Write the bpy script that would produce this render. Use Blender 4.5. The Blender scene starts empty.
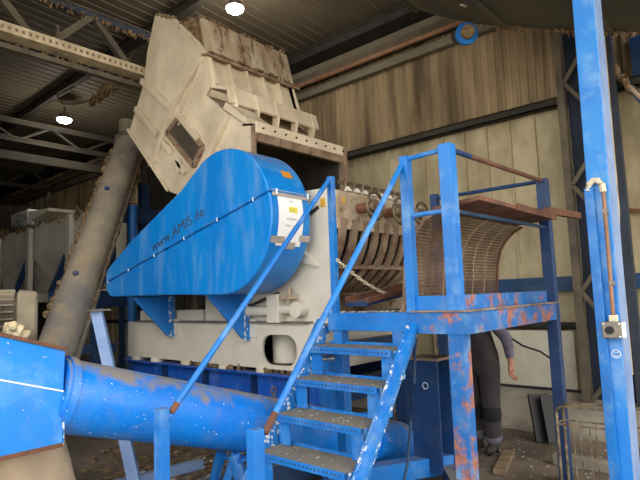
import bpy, bmesh, math, random
from mathutils import Vector, Matrix
random.seed(7)
S = bpy.context.scene
COL = S.collection
# ------------------------------------------------------------------ camera, light, exposure
R = [(0.66248391, 0.05497207, 0.74705632), (-0.7482316, 0.09590706, 0.65646882), (-0.03556053, -0.99387117, 0.10466872)]
cd = bpy.data.cameras.new('camera'); cam = bpy.data.objects.new('camera', cd); COL.objects.link(cam)
cd.lens = 530.0 / 640.0 * 36.0; cd.sensor_width = 36.0; cd.clip_start = 0.05; cd.clip_end = 300
m = Matrix.Identity(4)
for i in range(3):
    m[i][0] = R[i][0]; m[i][1] = -R[i][1]; m[i][2] = -R[i][2]
m[2][3] = 1.55
cam.matrix_world = m
S.camera = cam
W = bpy.data.worlds.new('world'); S.world = W; W.use_nodes = True
bg = W.node_tree.nodes['Background']; bg.inputs[0].default_value = (1.0, 0.975, 0.93, 1); bg.inputs[1].default_value = 3.0
sl = bpy.data.lights.new('sun', 'SUN'); sl.energy = 2.2; sl.angle = math.radians(3); sl.color = (1.0, 0.95, 0.86)
sun = bpy.data.objects.new('sun', sl); COL.objects.link(sun); sun.location = (-8, -8, 14)
sun.rotation_euler = Vector((-0.50, 0.45, 1.25)).to_track_quat('Z', 'Y').to_euler()
S.view_settings.view_transform = 'Standard'; S.view_settings.look = 'None'
S.view_settings.gamma = 1.0; S.view_settings.use_curve_mapping = False
S.view_settings.exposure = 0.25

# ------------------------------------------------------------------ materials
def srgb(c):
    return tuple(((x / 255.0) / 12.92 if x / 255.0 <= 0.04045 else ((x / 255.0 + 0.055) / 1.055) ** 2.4) for x in c) + (1,)
def mat(name, col, col2=None, var=0.35, scale=3.0, dust=0.0, dust_col=(150, 138, 116), rust=0.0, rust_col=(120, 62, 34),
        chips=0.0, rough=0.6, metal=0.0, bump=0.0, bump_scale=60, stretch=(1, 1, 1), wear=0.0):
    M = bpy.data.materials.new(name); M.use_nodes = True
    T = M.node_tree; N = T.nodes; L = T.links; bs = N['Principled BSDF']
    geo = N.new('ShaderNodeNewGeometry'); mp = N.new('ShaderNodeMapping'); mp.inputs['Scale'].default_value = stretch
    L.new(geo.outputs['Position'], mp.inputs['Vector'])
    def noise(sc, detail=4, rough_=0.6, off=0.0):
        n = N.new('ShaderNodeTexNoise'); n.inputs['Scale'].default_value = sc; n.inputs['Detail'].default_value = detail
        n.inputs['Roughness'].default_value = rough_
        a = N.new('ShaderNodeVectorMath'); a.operation = 'ADD'; a.inputs[1].default_value = (off, off * 1.7, off * .6)
        L.new(mp.outputs[0], a.inputs[0]); L.new(a.outputs[0], n.inputs['Vector']); return n.outputs[0]
    def ramp(src, a, b):
        r = N.new('ShaderNodeMapRange'); r.inputs[1].default_value = a; r.inputs[2].default_value = b; L.new(src, r.inputs[0]); return r.outputs[0]
    def mix(fac, c1, c2):
        x = N.new('ShaderNodeMix'); x.data_type = 'RGBA'
        if isinstance(fac, float): x.inputs[0].default_value = fac
        else: L.new(fac, x.inputs[0])
        for i, c in ((6, c1), (7, c2)):
            if isinstance(c, tuple): x.inputs[i].default_value = c
            else: L.new(c, x.inputs[i])
        return x.outputs[2]
    def mul(a, b):
        x = N.new('ShaderNodeMath'); x.operation = 'MULTIPLY'; x.use_clamp = True
        for i, c in ((0, a), (1, b)):
            if isinstance(c, (int, float)): x.inputs[i].default_value = c
            else: L.new(c, x.inputs[i])
        return x.outputs[0]
    def add(a, b):
        x = N.new('ShaderNodeMath'); x.operation = 'ADD'; x.use_clamp = True
        for i, c in ((0, a), (1, b)):
            if isinstance(c, (int, float)): x.inputs[i].default_value = c
            else: L.new(c, x.inputs[i])
        return x.outputs[0]
    c1 = srgb(col); c2 = srgb(col2) if col2 else tuple(x * (1 - var) for x in c1[:3]) + (1,)
    c = mix(ramp(noise(scale), 0.35, 0.65), c1, c2)
    if wear:       # pale scuffed patches
        c = mix(mul(ramp(noise(scale * 1.7, 5, 0.65, 9.1), 0.5, 0.7), wear), c, srgb((150, 188, 212)))
    if rust:
        c = mix(mul(ramp(noise(scale * 2.2, 6, 0.7, 4.3), 0.62 - rust * 0.25, 0.68 - rust * 0.2), 0.9), c, mix(ramp(noise(30, 3), .4, .6), srgb(rust_col), tuple(x * .5 for x in srgb(rust_col)[:3]) + (1,)))
    if chips:
        c = mix(ramp(noise(26 + 30 * (1 - min(chips, 1)), 4, 0.6, 2.2), 0.70 - chips * 0.15, 0.72 - chips * 0.15), c, srgb((222, 222, 216)))
    if dust:
        sep = N.new('ShaderNodeSeparateXYZ'); L.new(geo.outputs['Normal'], sep.inputs[0])
        nz = N.new('ShaderNodeMath'); nz.operation = 'MULTIPLY_ADD'; L.new(noise(scale * 2.5, 6, 0.65, 6.6), nz.inputs[0]); nz.inputs[1].default_value = 2.2
        L.new(sep.outputs[2], nz.inputs[2])
        d = add(ramp(nz.outputs[0], 1.95 - dust * 0.35, 2.35 - dust * 0.35), mul(ramp(noise(scale * 4, 6, 0.7, 3.3), 0.5, 0.75), 0.25))
        c = mix(mul(d, min(1.0, dust * 1.15)), c, srgb(dust_col))
    L.new(c, bs.inputs['Base Color']); bs.inputs['Roughness'].default_value = rough; bs.inputs['Metallic'].default_value = metal
    if bump:
        b = N.new('ShaderNodeBump'); b.inputs['Strength'].default_value = bump; b.inputs['Distance'].default_value = 0.02
        L.new(noise(bump_scale, 5, 0.6, 1.0), b.inputs['Height']); L.new(b.outputs[0], bs.inputs['Normal'])
    return M
M = {}
M['blue'] = mat('blue_paint', (8, 116, 200), (6, 96, 178), scale=2.5, dust=0.35, rough=0.42, wear=0.2)
M['blue_guard'] = mat('guard_blue_paint', (10, 136, 220), (8, 122, 210), scale=1.4, dust=0.3, rough=0.36, wear=0.28, stretch=(1, 2.2, .45))
M['blue_rail'] = mat('rail_blue_paint', (8, 118, 202), (8, 102, 184), scale=3.0, dust=0.25, rough=0.42, wear=0.35)
M['blue_rust'] = mat('rusty_blue_paint', (14, 106, 182), (12, 88, 158), scale=2.6, dust=0.95, rust=0.46, rust_col=(176, 110, 74), rough=0.6, wear=0.4)
M['blue_chip'] = mat('chipped_blue_paint', (14, 120, 198), (10, 100, 174), scale=2.6, dust=0.5, chips=0.85, rough=0.55, wear=0.4)
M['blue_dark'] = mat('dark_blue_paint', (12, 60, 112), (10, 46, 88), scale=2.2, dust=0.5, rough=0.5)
M['blue_dull'] = mat('dull_blue_paint', (34, 74, 116), (28, 58, 90), scale=2.2, dust=0.6, rough=0.6)
M['blue_pale'] = mat('pale_blue_paint', (136, 160, 200), (104, 136, 186), scale=3, dust=0.4, rough=0.5)
M['blue_tube'] = mat('conveyor_blue_paint', (4, 130, 228), (4, 114, 214), scale=2.0, dust=0.9, dust_col=(138, 132, 124), rough=0.42, wear=0.12, chips=0.17)
M['white'] = mat('cream_machine_paint', (222, 216, 202), (206, 200, 186), scale=1.8, dust=0.3, rough=0.5)
M['cream'] = mat('dusty_cream_paint', (226, 212, 186), (200, 184, 158), scale=2.0, dust=0.6, dust_col=(160, 138, 110), rough=0.7, bump=0.15)
M['cream_dirty'] = mat('stained_cream_paint', (196, 182, 156), (150, 128, 98), scale=3.0, dust=0.7, dust_col=(120, 96, 68), rust=0.35, rust_col=(110, 80, 54), rough=0.8, bump=0.3, stretch=(1.6, 1, .5))
M['cream_house'] = mat('grimy_cream_paint', (190, 174, 150), (158, 136, 108), scale=3.4, dust=0.5, dust_col=(118, 92, 66), rust=0.25, rust_col=(130, 88, 58), rough=0.65)
M['rust'] = mat('rusty_steel', (122, 78, 56), (84, 54, 42), scale=5, dust=0.4, rough=0.8, bump=0.3)
M['brown_steel'] = mat('brown_dusty_steel', (160, 138, 114), (116, 94, 76), scale=5, dust=0.4, dust_col=(150, 130, 108), rust=0.25, rough=0.7)
M['dark_steel'] = mat('dark_dusty_steel', (52, 48, 42), (34, 32, 30), scale=4, dust=0.5, dust_col=(96, 84, 66), rough=0.75)
M['steel'] = mat('worn_steel', (140, 134, 124), (108, 102, 92), scale=6, dust=0.4, rough=0.45, metal=0.4)
M['tread'] = mat('dusty_tread_plate', (92, 96, 96), (122, 116, 104), scale=6, dust=0.8, dust_col=(132, 124, 110), rough=0.8, bump=0.35)
M['tube_grey'] = mat('dust_caked_tube', (160, 148, 126), (122, 118, 114), scale=2.2, dust=0.85, dust_col=(158, 140, 114), rough=0.85, bump=0.8, bump_scale=22)
M['debris'] = mat('fibrous_debris', (150, 126, 92), (96, 76, 54), scale=18, rough=1.0, bump=1.0, bump_scale=50)
M['foam'] = mat('foam_scrap', (236, 220, 182), (206, 184, 140), scale=14, rough=1.0, bump=1.0, bump_scale=40)
M['roof'] = mat('brown_roof_sheet', (108, 98, 82), (92, 82, 68), scale=0.7, rough=0.75)
M['roof_rib'] = mat('roof_rib', (128, 120, 102), (106, 98, 82), scale=2, rough=0.75)
M['corr'] = mat('stained_corrugated_sheet', (176, 154, 120), (96, 80, 58), scale=1.3, rough=0.85, stretch=(1, 2.2, .28), bump=0.2)
M['panel'] = mat('yellowed_wall_panel', (196, 184, 150), (158, 144, 112), scale=1.9, rough=0.8, stretch=(1, 1.4, .7), dust=.2, bump=0.12, bump_scale=20)
M['panel_pale'] = mat('pale_wall_panel', (222, 218, 200), (196, 190, 168), scale=1.6, rough=0.8)
M['truss'] = mat('dusty_truss_steel', (104, 94, 76), (74, 68, 60), scale=3, dust=0.9, dust_col=(130, 114, 88), rough=0.85, bump=0.4)
M['truss_blue'] = mat('dusty_blue_truss', (48, 58, 76), (40, 46, 58), scale=3, dust=0.8, dust_col=(100, 90, 72), rough=0.8)
M['tray'] = mat('pale_cable_tray', (216, 200, 168), (170, 154, 124), scale=6, dust=0.5, rough=0.8)
M['duct'] = mat('dark_duct_steel', (88, 84, 70), (58, 58, 50), scale=1.5, dust=0.4, dust_col=(90, 82, 66), rough=0.6, stretch=(.5, 1, 1))
M['floor'] = mat('dirty_concrete_floor', (128, 114, 98), (86, 76, 64), scale=1.6, rough=0.9, bump=0.4)
M['yard'] = mat('pale_concrete_yard', (182, 172, 154), (164, 154, 136), scale=.5, rough=0.9)
M['concrete'] = mat('grey_concrete', (170, 162, 148), (132, 124, 112), scale=2.4, rough=0.9, bump=0.2)
M['back'] = mat('dark_back_wall', (70, 62, 50), (50, 44, 36), scale=.6, rough=0.9)
M['bin'] = mat('dusty_grey_bin', (222, 216, 200), (180, 176, 164), scale=1.2, dust=0.5, dust_col=(150, 136, 110), rough=0.8, stretch=(1, 1, .4))
M['canvas'] = mat('dusty_beige_sleeve', (190, 168, 138), (150, 132, 112), scale=2.4, dust=0.6, dust_col=(190, 174, 146), rough=0.9, bump=0.3)
M['motor'] = mat('dusty_motor_casing', (150, 140, 116), (124, 114, 94), scale=4, dust=0.5, rough=0.7)
M['fin'] = mat('dark_motor_fins', (64, 58, 50), (84, 74, 60), scale=8, rough=0.8)
M['pipe_brown'] = mat('brown_conduit', (152, 112, 84), (128, 92, 68), scale=5, rough=0.6)
M['ivory'] = mat('ivory_plastic', (226, 218, 196), (204, 196, 172), scale=6, rough=0.6)
M['paper'] = mat('white_paper', (250, 250, 250), (244, 244, 244), scale=5, rough=0.8)
M['yellow'] = mat('yellow_marking', (236, 226, 40), (228, 214, 30), rough=0.7)
M['orange'] = mat('orange_sticker', (226, 150, 44), (204, 130, 34), rough=0.6)
M['warn'] = mat('amber_label', (214, 170, 40), (190, 146, 30), rough=0.6)
M['tape'] = mat('silver_tape', (184, 176, 166), (164, 156, 146), rough=0.5)
M['ink'] = mat('grey_ink', (176, 176, 182), (150, 150, 158), rough=0.8)
M['letter'] = mat('dark_lettering', (46, 60, 84), (62, 74, 94), scale=20, rough=0.6)
M['black'] = mat('black_plastic', (28, 27, 26), (18, 17, 17), rough=0.6)
M['silver'] = mat('silver_box', (150, 144, 134), (120, 114, 104), scale=20, rough=0.5, metal=0.3)
M['wood'] = mat('weathered_timber', (150, 130, 104), (118, 98, 76), scale=8, rough=0.9)
M['white_mark'] = mat('white_marker', (226, 236, 244), (214, 226, 240), rough=0.7)
M['skin'] = mat('skin', (168, 118, 92), (148, 100, 78), scale=12, rough=0.6)
M['shirt'] = mat('grey_lilac_shirt', (112, 108, 124), (92, 88, 104), scale=10, rough=0.9)
M['overall'] = mat('dark_grey_overall', (66, 60, 60), (52, 48, 50), scale=6, rough=0.95, bump=0.3, bump_scale=14)
M['knee'] = mat('navy_knee_patch', (30, 31, 38), (22, 23, 30), rough=0.95)
M['cuff'] = mat('grey_trouser_cuff', (112, 110, 124), (92, 90, 104), scale=9, rough=0.95)
M['boot'] = mat('dusty_black_boot', (46, 42, 40), (34, 31, 30), dust=0.4, rough=0.7)
M['hair'] = mat('dark_hair', (40, 30, 24), (26, 20, 17), scale=30, rough=0.8)
M['film'] = mat('crumpled_film', (214, 214, 214), (60, 60, 62), scale=9, rough=0.3)
M['chip_white'] = mat('pale_plastic_flakes', (210, 206, 200), (150, 150, 158), scale=40, rough=0.7)

def emis(name, col, st):
    Mx = bpy.data.materials.new(name); Mx.use_nodes = True
    b = Mx.node_tree.nodes['Principled BSDF']; b.inputs['Base Color'].default_value = (1, 1, 1, 1)
    b.inputs['Emission Color'].default_value = col; b.inputs['Emission Strength'].default_value = st
    return Mx
M['wire'] = mat('rusty_wire', (168, 150, 118), (84, 66, 50), scale=14, rough=0.6)
M['brass'] = mat('tarnished_handwheel', (122, 108, 84), (78, 68, 52), scale=9, rough=0.45, metal=0.4)
M['far_steel'] = mat('dark_roof_steel', (62, 56, 46), (44, 42, 38), scale=3, dust=0.4, dust_col=(84, 74, 58), rough=0.9)  # darker steel for far trusses, purlins, tie beam and upper girt
M['shade_navy'] = mat('navy_chord_shade', (24, 36, 56), (18, 26, 42), scale=3, rough=0.8)  # deep shadow between the column chords, put into colour
M['lamp'] = emis('lamp_lens', (1.0, 0.93, 0.80, 1), 14)
def perforated():
    Mx = mat('perforated_screen', (122, 100, 82), (88, 70, 56), scale=5, rust=0.25, rust_col=(120, 72, 50), rough=0.7, metal=0.2)
    T = Mx.node_tree; N = T.nodes; L = T.links; bs = N['Principled BSDF']
    uv = N.new('ShaderNodeUVMap'); sep = N.new('ShaderNodeSeparateXYZ'); L.new(uv.outputs[0], sep.inputs[0])
    def mth(op, a, b=None):
        x = N.new('ShaderNodeMath'); x.operation = op
        for i, c in ((0, a), (1, b)):
            if c is None: continue
            if isinstance(c, (int, float)): x.inputs[i].default_value = c
            else: L.new(c, x.inputs[i])
        return x.outputs[0]
    pu = mth('MULTIPLY', sep.outputs[0], 1 / 0.030); pv = mth('MULTIPLY', sep.outputs[1], 1 / 0.026)
    row = mth('MODULO', mth('FLOOR', pv), 2.0); pu2 = mth('ADD', pu, mth('MULTIPLY', row, 0.5))
    du = mth('SUBTRACT', mth('FRACT', pu2), 0.5); dv = mth('SUBTRACT', mth('FRACT', pv), 0.5)
    r2 = mth('ADD', mth('MULTIPLY', du, du), mth('MULTIPLY', dv, dv))
    L.new(mth('GREATER_THAN', r2, 0.050), bs.inputs['Alpha'])
    return Mx
M['perf'] = perforated()

# ------------------------------------------------------------------ mesh helpers
ORG = {}
def rot_to(d):
    return Vector(d).normalized().to_track_quat('Z', 'Y').to_matrix()
class MB:
    def __init__(s): s.v = []; s.f = []
    def add(s, vs, fs):
        b = len(s.v); s.v += [tuple(v) for v in vs]; s.f += [tuple(i + b for i in f) for f in fs]; return s
    def box(s, x0, x1, y0, y1, z0, z1):
        return s.add([(x, y, z) for z in (z0, z1) for x, y in ((x0, y0), (x1, y0), (x1, y1), (x0, y1))],
                     [(0, 3, 2, 1), (4, 5, 6, 7), (0, 1, 5, 4), (1, 2, 6, 5), (2, 3, 7, 6), (3, 0, 4, 7)])
    def bar(s, p, q, w, h, up=(0, 0, 1)):
        p = Vector(p); q = Vector(q); d = (q - p).normalized(); u = Vector(up)
        if abs(d.dot(u)) > 0.98: u = Vector((1, 0, 0))
        a = d.cross(u).normalized() * w / 2; b = a.cross(d).normalized() * h / 2
        return s.add([p - a - b, p + a - b, p + a + b, p - a + b, q - a - b, q + a - b, q + a + b, q - a + b],
                     [(0, 3, 2, 1), (4, 5, 6, 7), (0, 1, 5, 4), (1, 2, 6, 5), (2, 3, 7, 6), (3, 0, 4, 7)])
    def cyl(s, p, q, r, r1=None, n=16, cap=True):
        r1 = r if r1 is None else r1; p = Vector(p); q = Vector(q); m3 = rot_to(q - p)
        c = [m3 @ Vector((math.cos(2 * math.pi * i / n), math.sin(2 * math.pi * i / n), 0)) for i in range(n)]
        vs = [p + a * r for a in c] + [q + a * r1 for a in c]
        fs = [(i, (i + 1) % n, n + (i + 1) % n, n + i) for i in range(n)]
        if cap: fs += [tuple(reversed(range(n))), tuple(range(n, 2 * n))]
        return s.add(vs, fs)
    def tube(s, pts, r, n=8, closed=False):
        pts = [Vector(p) for p in pts]; k = len(pts); rings = []
        for i, p in enumerate(pts):
            a = pts[i - 1] if (i > 0 or closed) else p; b = pts[(i + 1) % k] if (i < k - 1 or closed) else p
            d = (b - a).normalized(); rr = r[i] if isinstance(r, (list, tuple)) else r
            u = Vector((0, 0, 1)) if abs(d.z) < .9 else Vector((1, 0, 0))
            e = d.cross(u).normalized(); g = e.cross(d).normalized()
            rings.append([p + (e * math.cos(2 * math.pi * j / n) + g * math.sin(2 * math.pi * j / n)) * rr for j in range(n)])
        vs = [v for rg in rings for v in rg]; fs = []
        for i in range(k if closed else k - 1):
            a = i * n; b = ((i + 1) % k) * n
            fs += [(a + j, a + (j + 1) % n, b + (j + 1) % n, b + j) for j in range(n)]
        if not closed: fs += [tuple(reversed(range(n))), tuple(range((k - 1) * n, k * n))]
        return s.add(vs, fs)
    def prism(s, poly, axis, a, b):
        """poly in the two other axes (in x,y,z order), extruded along axis from a to b"""
        def mk(p, t):
            return {'x': (t, p[0], p[1]), 'y': (p[0], t, p[1]), 'z': (p[0], p[1], t)}[axis]
        n = len(poly)
        return s.add([mk(p, a) for p in poly] + [mk(p, b) for p in poly],
                     [tuple(range(n)), tuple(reversed(range(n, 2 * n)))] + [(i, n + i, n + (i + 1) % n, (i + 1) % n) for i in range(n)])
    def strip(s, line, axis, a, b, t, close=False):
        """a bent plate: polyline of the two other axes with thickness t, extruded along axis"""
        n = len(line); off = []
        for i in range(n):
            p = Vector(line[max(i - 1, 0)]); q = Vector(line[min(i + 1, n - 1)]); d = (q - p).normalized()
            off.append((line[i][0] - d.y * t, line[i][1] + d.x * t))
        def mk(p, w):
            return {'x': (w, p[0], p[1]), 'y': (p[0], w, p[1]), 'z': (p[0], p[1], w)}[axis]
        vs = [mk(p, a) for p in line] + [mk(p, a) for p in off] + [mk(p, b) for p in line] + [mk(p, b) for p in off]; fs = []
        for i in range(n - 1):
            fs += [(i, i + 1, n + i + 1, n + i), (2 * n + i, 3 * n + i, 3 * n + i + 1, 2 * n + i + 1),
                   (i, 2 * n + i, 2 * n + i + 1, i + 1), (n + i, n + i + 1, 3 * n + i + 1, 3 * n + i)]
        fs += [(0, n, 3 * n, 2 * n), (n - 1, 3 * n - 1, 4 * n - 1, 2 * n - 1)]
        return s.add(vs, fs)
    def quadplate(s, pts, t):
        p = [Vector(a) for a in pts]; nrm = (p[1] - p[0]).cross(p[2] - p[0]).normalized() * t; n = len(p)
        return s.add(p + [a + nrm for a in p], [tuple(reversed(range(n))), tuple(range(n, 2 * n))] + [(i, (i + 1) % n, n + (i + 1) % n, n + i) for i in range(n)])
    def blob(s, c, r, sub=2, jit=.25, squash=(1, 1, 1)):
        bm = bmesh.new(); bmesh.ops.create_icosphere(bm, subdivisions=sub, radius=1)
        ks = [random.uniform(1 - jit, 1 + jit) for _ in bm.verts]
        vs = [(c[0] + v.co.x * r * k * squash[0], c[1] + v.co.y * r * k * squash[1], c[2] + v.co.z * r * k * squash[2]) for v, k in zip(bm.verts, ks)]
        fs = [tuple(v.index for v in f.verts) for f in bm.faces]; bm.free()
        return s.add(vs, fs)
    def build(s, name, material, parent=None, bevel=0.0, smooth=True, ang=35, org=None, fix=True, kind=None, label=None):
        if parent is None: o0 = Vector(org) if org is not None else Vector((0, 0, 0))
        else: o0 = ORG[parent.name]
        me = bpy.data.meshes.new(name); me.from_pydata([tuple(Vector(v) - o0) for v in s.v], [], s.f)
        if fix:
            bm = bmesh.new(); bm.from_mesh(me); bmesh.ops.recalc_face_normals(bm, faces=bm.faces); bm.to_mesh(me); bm.free()
        me.materials.append(M[material] if isinstance(material, str) else material)
        if smooth:
            me.polygons.foreach_set('use_smooth', [True] * len(me.polygons)); me.set_sharp_from_angle(angle=math.radians(ang))
        me.update()
        o = bpy.data.objects.new(name, me); COL.objects.link(o)
        if parent is None: o.location = o0
        else: o.parent = parent
        ORG[o.name] = o0
        if bevel:
            b = o.modifiers.new('bevel', 'BEVEL'); b.width = bevel; b.segments = 2; b.limit_method = 'ANGLE'; b.angle_limit = math.radians(40)
        if kind: o['kind'] = kind
        if label: o['label'] = label
        return o
def tag(o, label, cat, group=None, kind=None):
    o['label'] = label; o['category'] = cat
    if group: o['group'] = group
    if kind: o['kind'] = kind
    return o
def thing(name, loc, label, cat, group=None):
    o = bpy.data.objects.new(name, None); COL.objects.link(o); o.location = loc; o.empty_display_size = .1
    ORG[o.name] = Vector(loc); return tag(o, label, cat, group)
def setting(name, loc=(0, 0, 0)):
    o = bpy.data.objects.new(name, None); COL.objects.link(o); o.location = loc; ORG[o.name] = Vector(loc); o['kind'] = 'structure'; return o
def copy_tree(o, parent=None):
    c = o.copy(); COL.objects.link(c)
    if parent is not None: c.parent = parent
    ORG[c.name] = ORG[o.name]
    for ch in list(o.children): copy_tree(ch, c)
    return c
def copy_at(o, d, parent=None):
    c = o.copy(); COL.objects.link(c); c.location = Vector(o.location) + Vector(d)
    if parent is not None: c.parent = parent
    ORG[c.name] = ORG[o.name] + Vector(d); return c
def holed(name, outer, holes, axis, a, b, material, parent, label=None):
    """flat plate with holes: outline and holes in two axes, from a to b along the third"""
    cu = bpy.data.curves.new('plate_outline', 'CURVE'); cu.dimensions = '2D'; cu.fill_mode = 'BOTH'; cu.extrude = abs(b - a) / 2
    for pl in [outer] + holes:
        sp = cu.splines.new('POLY'); sp.points.add(len(pl) - 1)
        for i, p in enumerate(pl): sp.points[i].co = (p[0], p[1], 0, 1)
        sp.use_cyclic_u = True
    t = bpy.data.objects.new('plate_outline', cu); COL.objects.link(t)
    me = bpy.data.meshes.new_from_object(t); bpy.data.objects.remove(t); bpy.data.curves.remove(cu)
    mid = (a + b) / 2; q = MB(); vs = []
    for v in me.vertices:
        u, w, h = v.co; vs.append({'x': (mid + h, u, w), 'y': (u, mid + h, w), 'z': (u, w, mid + h)}[axis])
    q.add(vs, [tuple(p.vertices) for p in me.polygons]); bpy.data.meshes.remove(me)
    return q.build(name, material, parent, smooth=False, label=label)
def stadium(y0, y1, z0, z1, n=6):
    r = min(y1 - y0, z1 - z0) / 2.0; r = min(r, 0.13); out = []
    for cy, cz, a0 in ((y1 - r, z1 - r, 0), (y0 + r, z1 - r, 90), (y0 + r, z0 + r, 180), (y1 - r, z0 + r, 270)):
        for i in range(n + 1):
            a = math.radians(a0 + 90 * i / n); out.append((cy + r * math.cos(a), cz + r * math.sin(a)))
    return out

# ================================================================== SETTING
fl = MB().box(-1.6, 7.3, -2.2, 22.2, -.2, 0).build('floor', 'floor', smooth=False); fl['kind'] = 'structure'
yd = MB().box(-30, -1.6, -30, 30, -.25, -.02).box(-1.6, 30, -30, -2.2, -.25, -.02).build('ground_yard', 'yard', smooth=False); yd['kind'] = 'structure'
# --- right wall: lower panels, upper corrugated sheets, girts
XW = 7.0
wall = setting('wall_right', (XW, 10, 0))
pan = MB()
pan.box(XW, XW + .06, 0, .326, .29, 3.86).prism([(XW, .0), (XW - .034, .004), (XW - .034, .022), (XW, .028)], 'z', .29, 3.86)
p0 = pan.build('panel', 'panel', wall)
for i in range(1, 72):
    y = i * .33
    if y > 21.8: break
    copy_at(p0, (random.uniform(-.004, .004), y, 0), wall)
for i in range(1, 8): copy_at(p0, (0, -i * .33, 0), wall)
MB().box(XW + .05, XW + .12, -2.2, 22, .1, 6.2).build('wall_backing', 'dark_steel', wall)
def corr_sheet():
    q = MB(); line = []; y = 0; pitch = .105
    for k in range(10):
        y = k * pitch; line += [(XW, y), (XW, y + .04), (XW - .022, y + .058), (XW - .022, y + .088)]
    line.append((XW, 10 * pitch)); q2 = [(a, b) for a, b in line]
    return q.strip(q2, 'z', 3.86, 5.96, .004)
c0 = corr_sheet().build('corrugated_sheet', 'corr', wall, smooth=False)
for i in list(range(1, 21)) + [-1, -2]: copy_at(c0, (0, i * 1.05, 0), wall)
def girt(z0, z1, x0, x1, material, name='girt'):
    return MB().box(x0, x1, -2.1, 22, z0, z1).build(name, material, wall, smooth=False)
MB().box(6.84, 6.965, -2.1, 22, 3.82, 3.835).box(6.84, 6.855, -2.1, 22, 3.82, 3.93).box(6.84, 6.965, -2.1, 22, 3.915, 3.93).build('girt', 'far_steel', wall, smooth=False)
girt(1.50, 1.68, 6.86, 6.96, 'blue_dull')
MB().cyl((6.9, -2.1, 1.08), (6.9, 22, 1.08), .045, n=10).build('wall_pipe', 'dark_steel', wall)
MB().box(6.60, 6.95, -2.1, 22, 5.84, 5.87).box(6.62, 6.65, -2.1, 22, 5.72, 5.87).box(6.60, 6.95, -2.1, 22, 5.70, 5.73).build('eaves_beam', 'dark_steel', wall, smooth=False)
girt(5.36, 5.46, 6.72, 6.95, 'truss', 'eaves_beam')
MB().cyl((6.70, -2.1, 5.30), (6.70, 22, 5.30), .04, n=10).build('wall_pipe', 'pipe_brown', wall)
MB().box(6.86, 6.95, -2.1, 22, 5.13, 5.27).build('eaves_beam', 'roof_rib', wall, smooth=False)
q = MB()
q.box(6.93, 6.96, .6, 10, 5.47, 5.69)
for i in range(90): q.box(6.90, 6.93, .6 + i * .10, .65 + i * .10, 5.50, 5.56)
q.build('sheet_clip', 'roof_rib', wall, smooth=False, kind='stuff')
MB().prism([(6.98, 0), (6.98, .30), (6.72, .29), (6.35, .17), (6.1, .04), (5.95, 0)], 'y', -2.1, 7.6).build('plinth', 'concrete', wall)
MB().box(6.9, 7.1, 7.6, 22, 0, .3).build('plinth', 'concrete', wall, smooth=False)
MB().box(6.84, 6.87, 2.02, 3.6, .33, 1.02).build('pale_sheet', 'panel_pale', wall, smooth=False)
MB().box(6.83, 6.86, 1.9, 3.7, .285, .33).build('sheet_foot_rail', 'dark_steel', wall, smooth=False)
# back and left walls
bw = MB().box(-1.6, 7.2, 22, 22.2, 0, 7.0).build('wall_back', 'back', smooth=False); bw['kind'] = 'structure'
lw = MB().box(-1.7, -1.6, 5.0, 22.2, 0, 7.0).build('wall_left', 'back', smooth=False); lw['kind'] = 'structure'
# --- roof: sheets that run across the hall, purlins along it
def zroof(x): return 5.95 + (7.0 - x) * .05
roof = setting('ceiling', (3, 10, 6))
q = MB().add([(-1.7, 0, zroof(-1.7)), (7.1, 0, zroof(7.1)), (7.1, .2, zroof(7.1)), (-1.7, .2, zroof(-1.7)),
              (-1.7, 0, zroof(-1.7) + .03), (7.1, 0, zroof(7.1) + .03), (7.1, .2, zroof(7.1) + .03), (-1.7, .2, zroof(-1.7) + .03)],
             [(0, 3, 2, 1), (4, 5, 6, 7), (0, 1, 5, 4), (1, 2, 6, 5), (2, 3, 7, 6), (3, 0, 4, 7)])
s0 = q.build('roof_sheet', 'roof', roof, smooth=False)
r0 = MB().bar((-1.7, 0.0, zroof(-1.7) - .008), (7.1, 0.0, zroof(7.1) - .008), .014, .010).build('roof_rib', 'roof_rib', roof, smooth=False)
for i in range(-11, 110):
    if i == 0: continue
    copy_at(s0, (0, i * .2, 0), roof); copy_at(r0, (0, i * .2, 0), roof)
for x in (4.45, 1.5):
    z = zroof(x) - .02
    MB().box(x - .06, x + .06, -2.2, 22, z - .03, z - .01).box(x - .015, x + .015, -2.2, 22, z - .17, z - .02).box(x - .06, x + .06, -2.2, 22, z - .19, z - .17).build('purlin', 'far_steel', roof, smooth=False)
def make_truss(y, zb=4.98, zt=5.72, ch='truss_blue', wb='truss', ww=.09):
    t = setting('roof_truss', (3, y, 5)); t['kind'] = 'structure'
    for zz, mt in ((zb, ch), (zt, ch)):
        MB().bar((-1.5, y, zz), (6.95, y, zz), .10, .09).build('chord', mt, t, smooth=False)
        MB().bar((-1.5, y, zz + .05), (6.95, y, zz + .05), .16, .015).build('chord_flange', 'truss', t, smooth=False)
    n = 12; dx = 8.4 / n
    for i in range(n):
        x = -1.5 + i * dx
        a, b = ((x, y, zb), (x + dx, y, zt)) if i % 2 == 0 else ((x, y, zt), (x + dx, y, zb))
        MB().bar(a, b, ww, ww, up=(0, 1, 0)).build('web_member', wb, t, smooth=False)
    return t
tr1 = make_truss(7.25); make_truss(12.2, 5.12, 5.52, 'far_steel', 'far_steel', .05); make_truss(17.3, 5.2, 5.75, 'far_steel', 'far_steel', .05)
MB().box(-1.5, 6.9, 12.1, 12.3, 4.66, 4.84).build('tie_beam', 'far_steel', roof, smooth=False)
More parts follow.
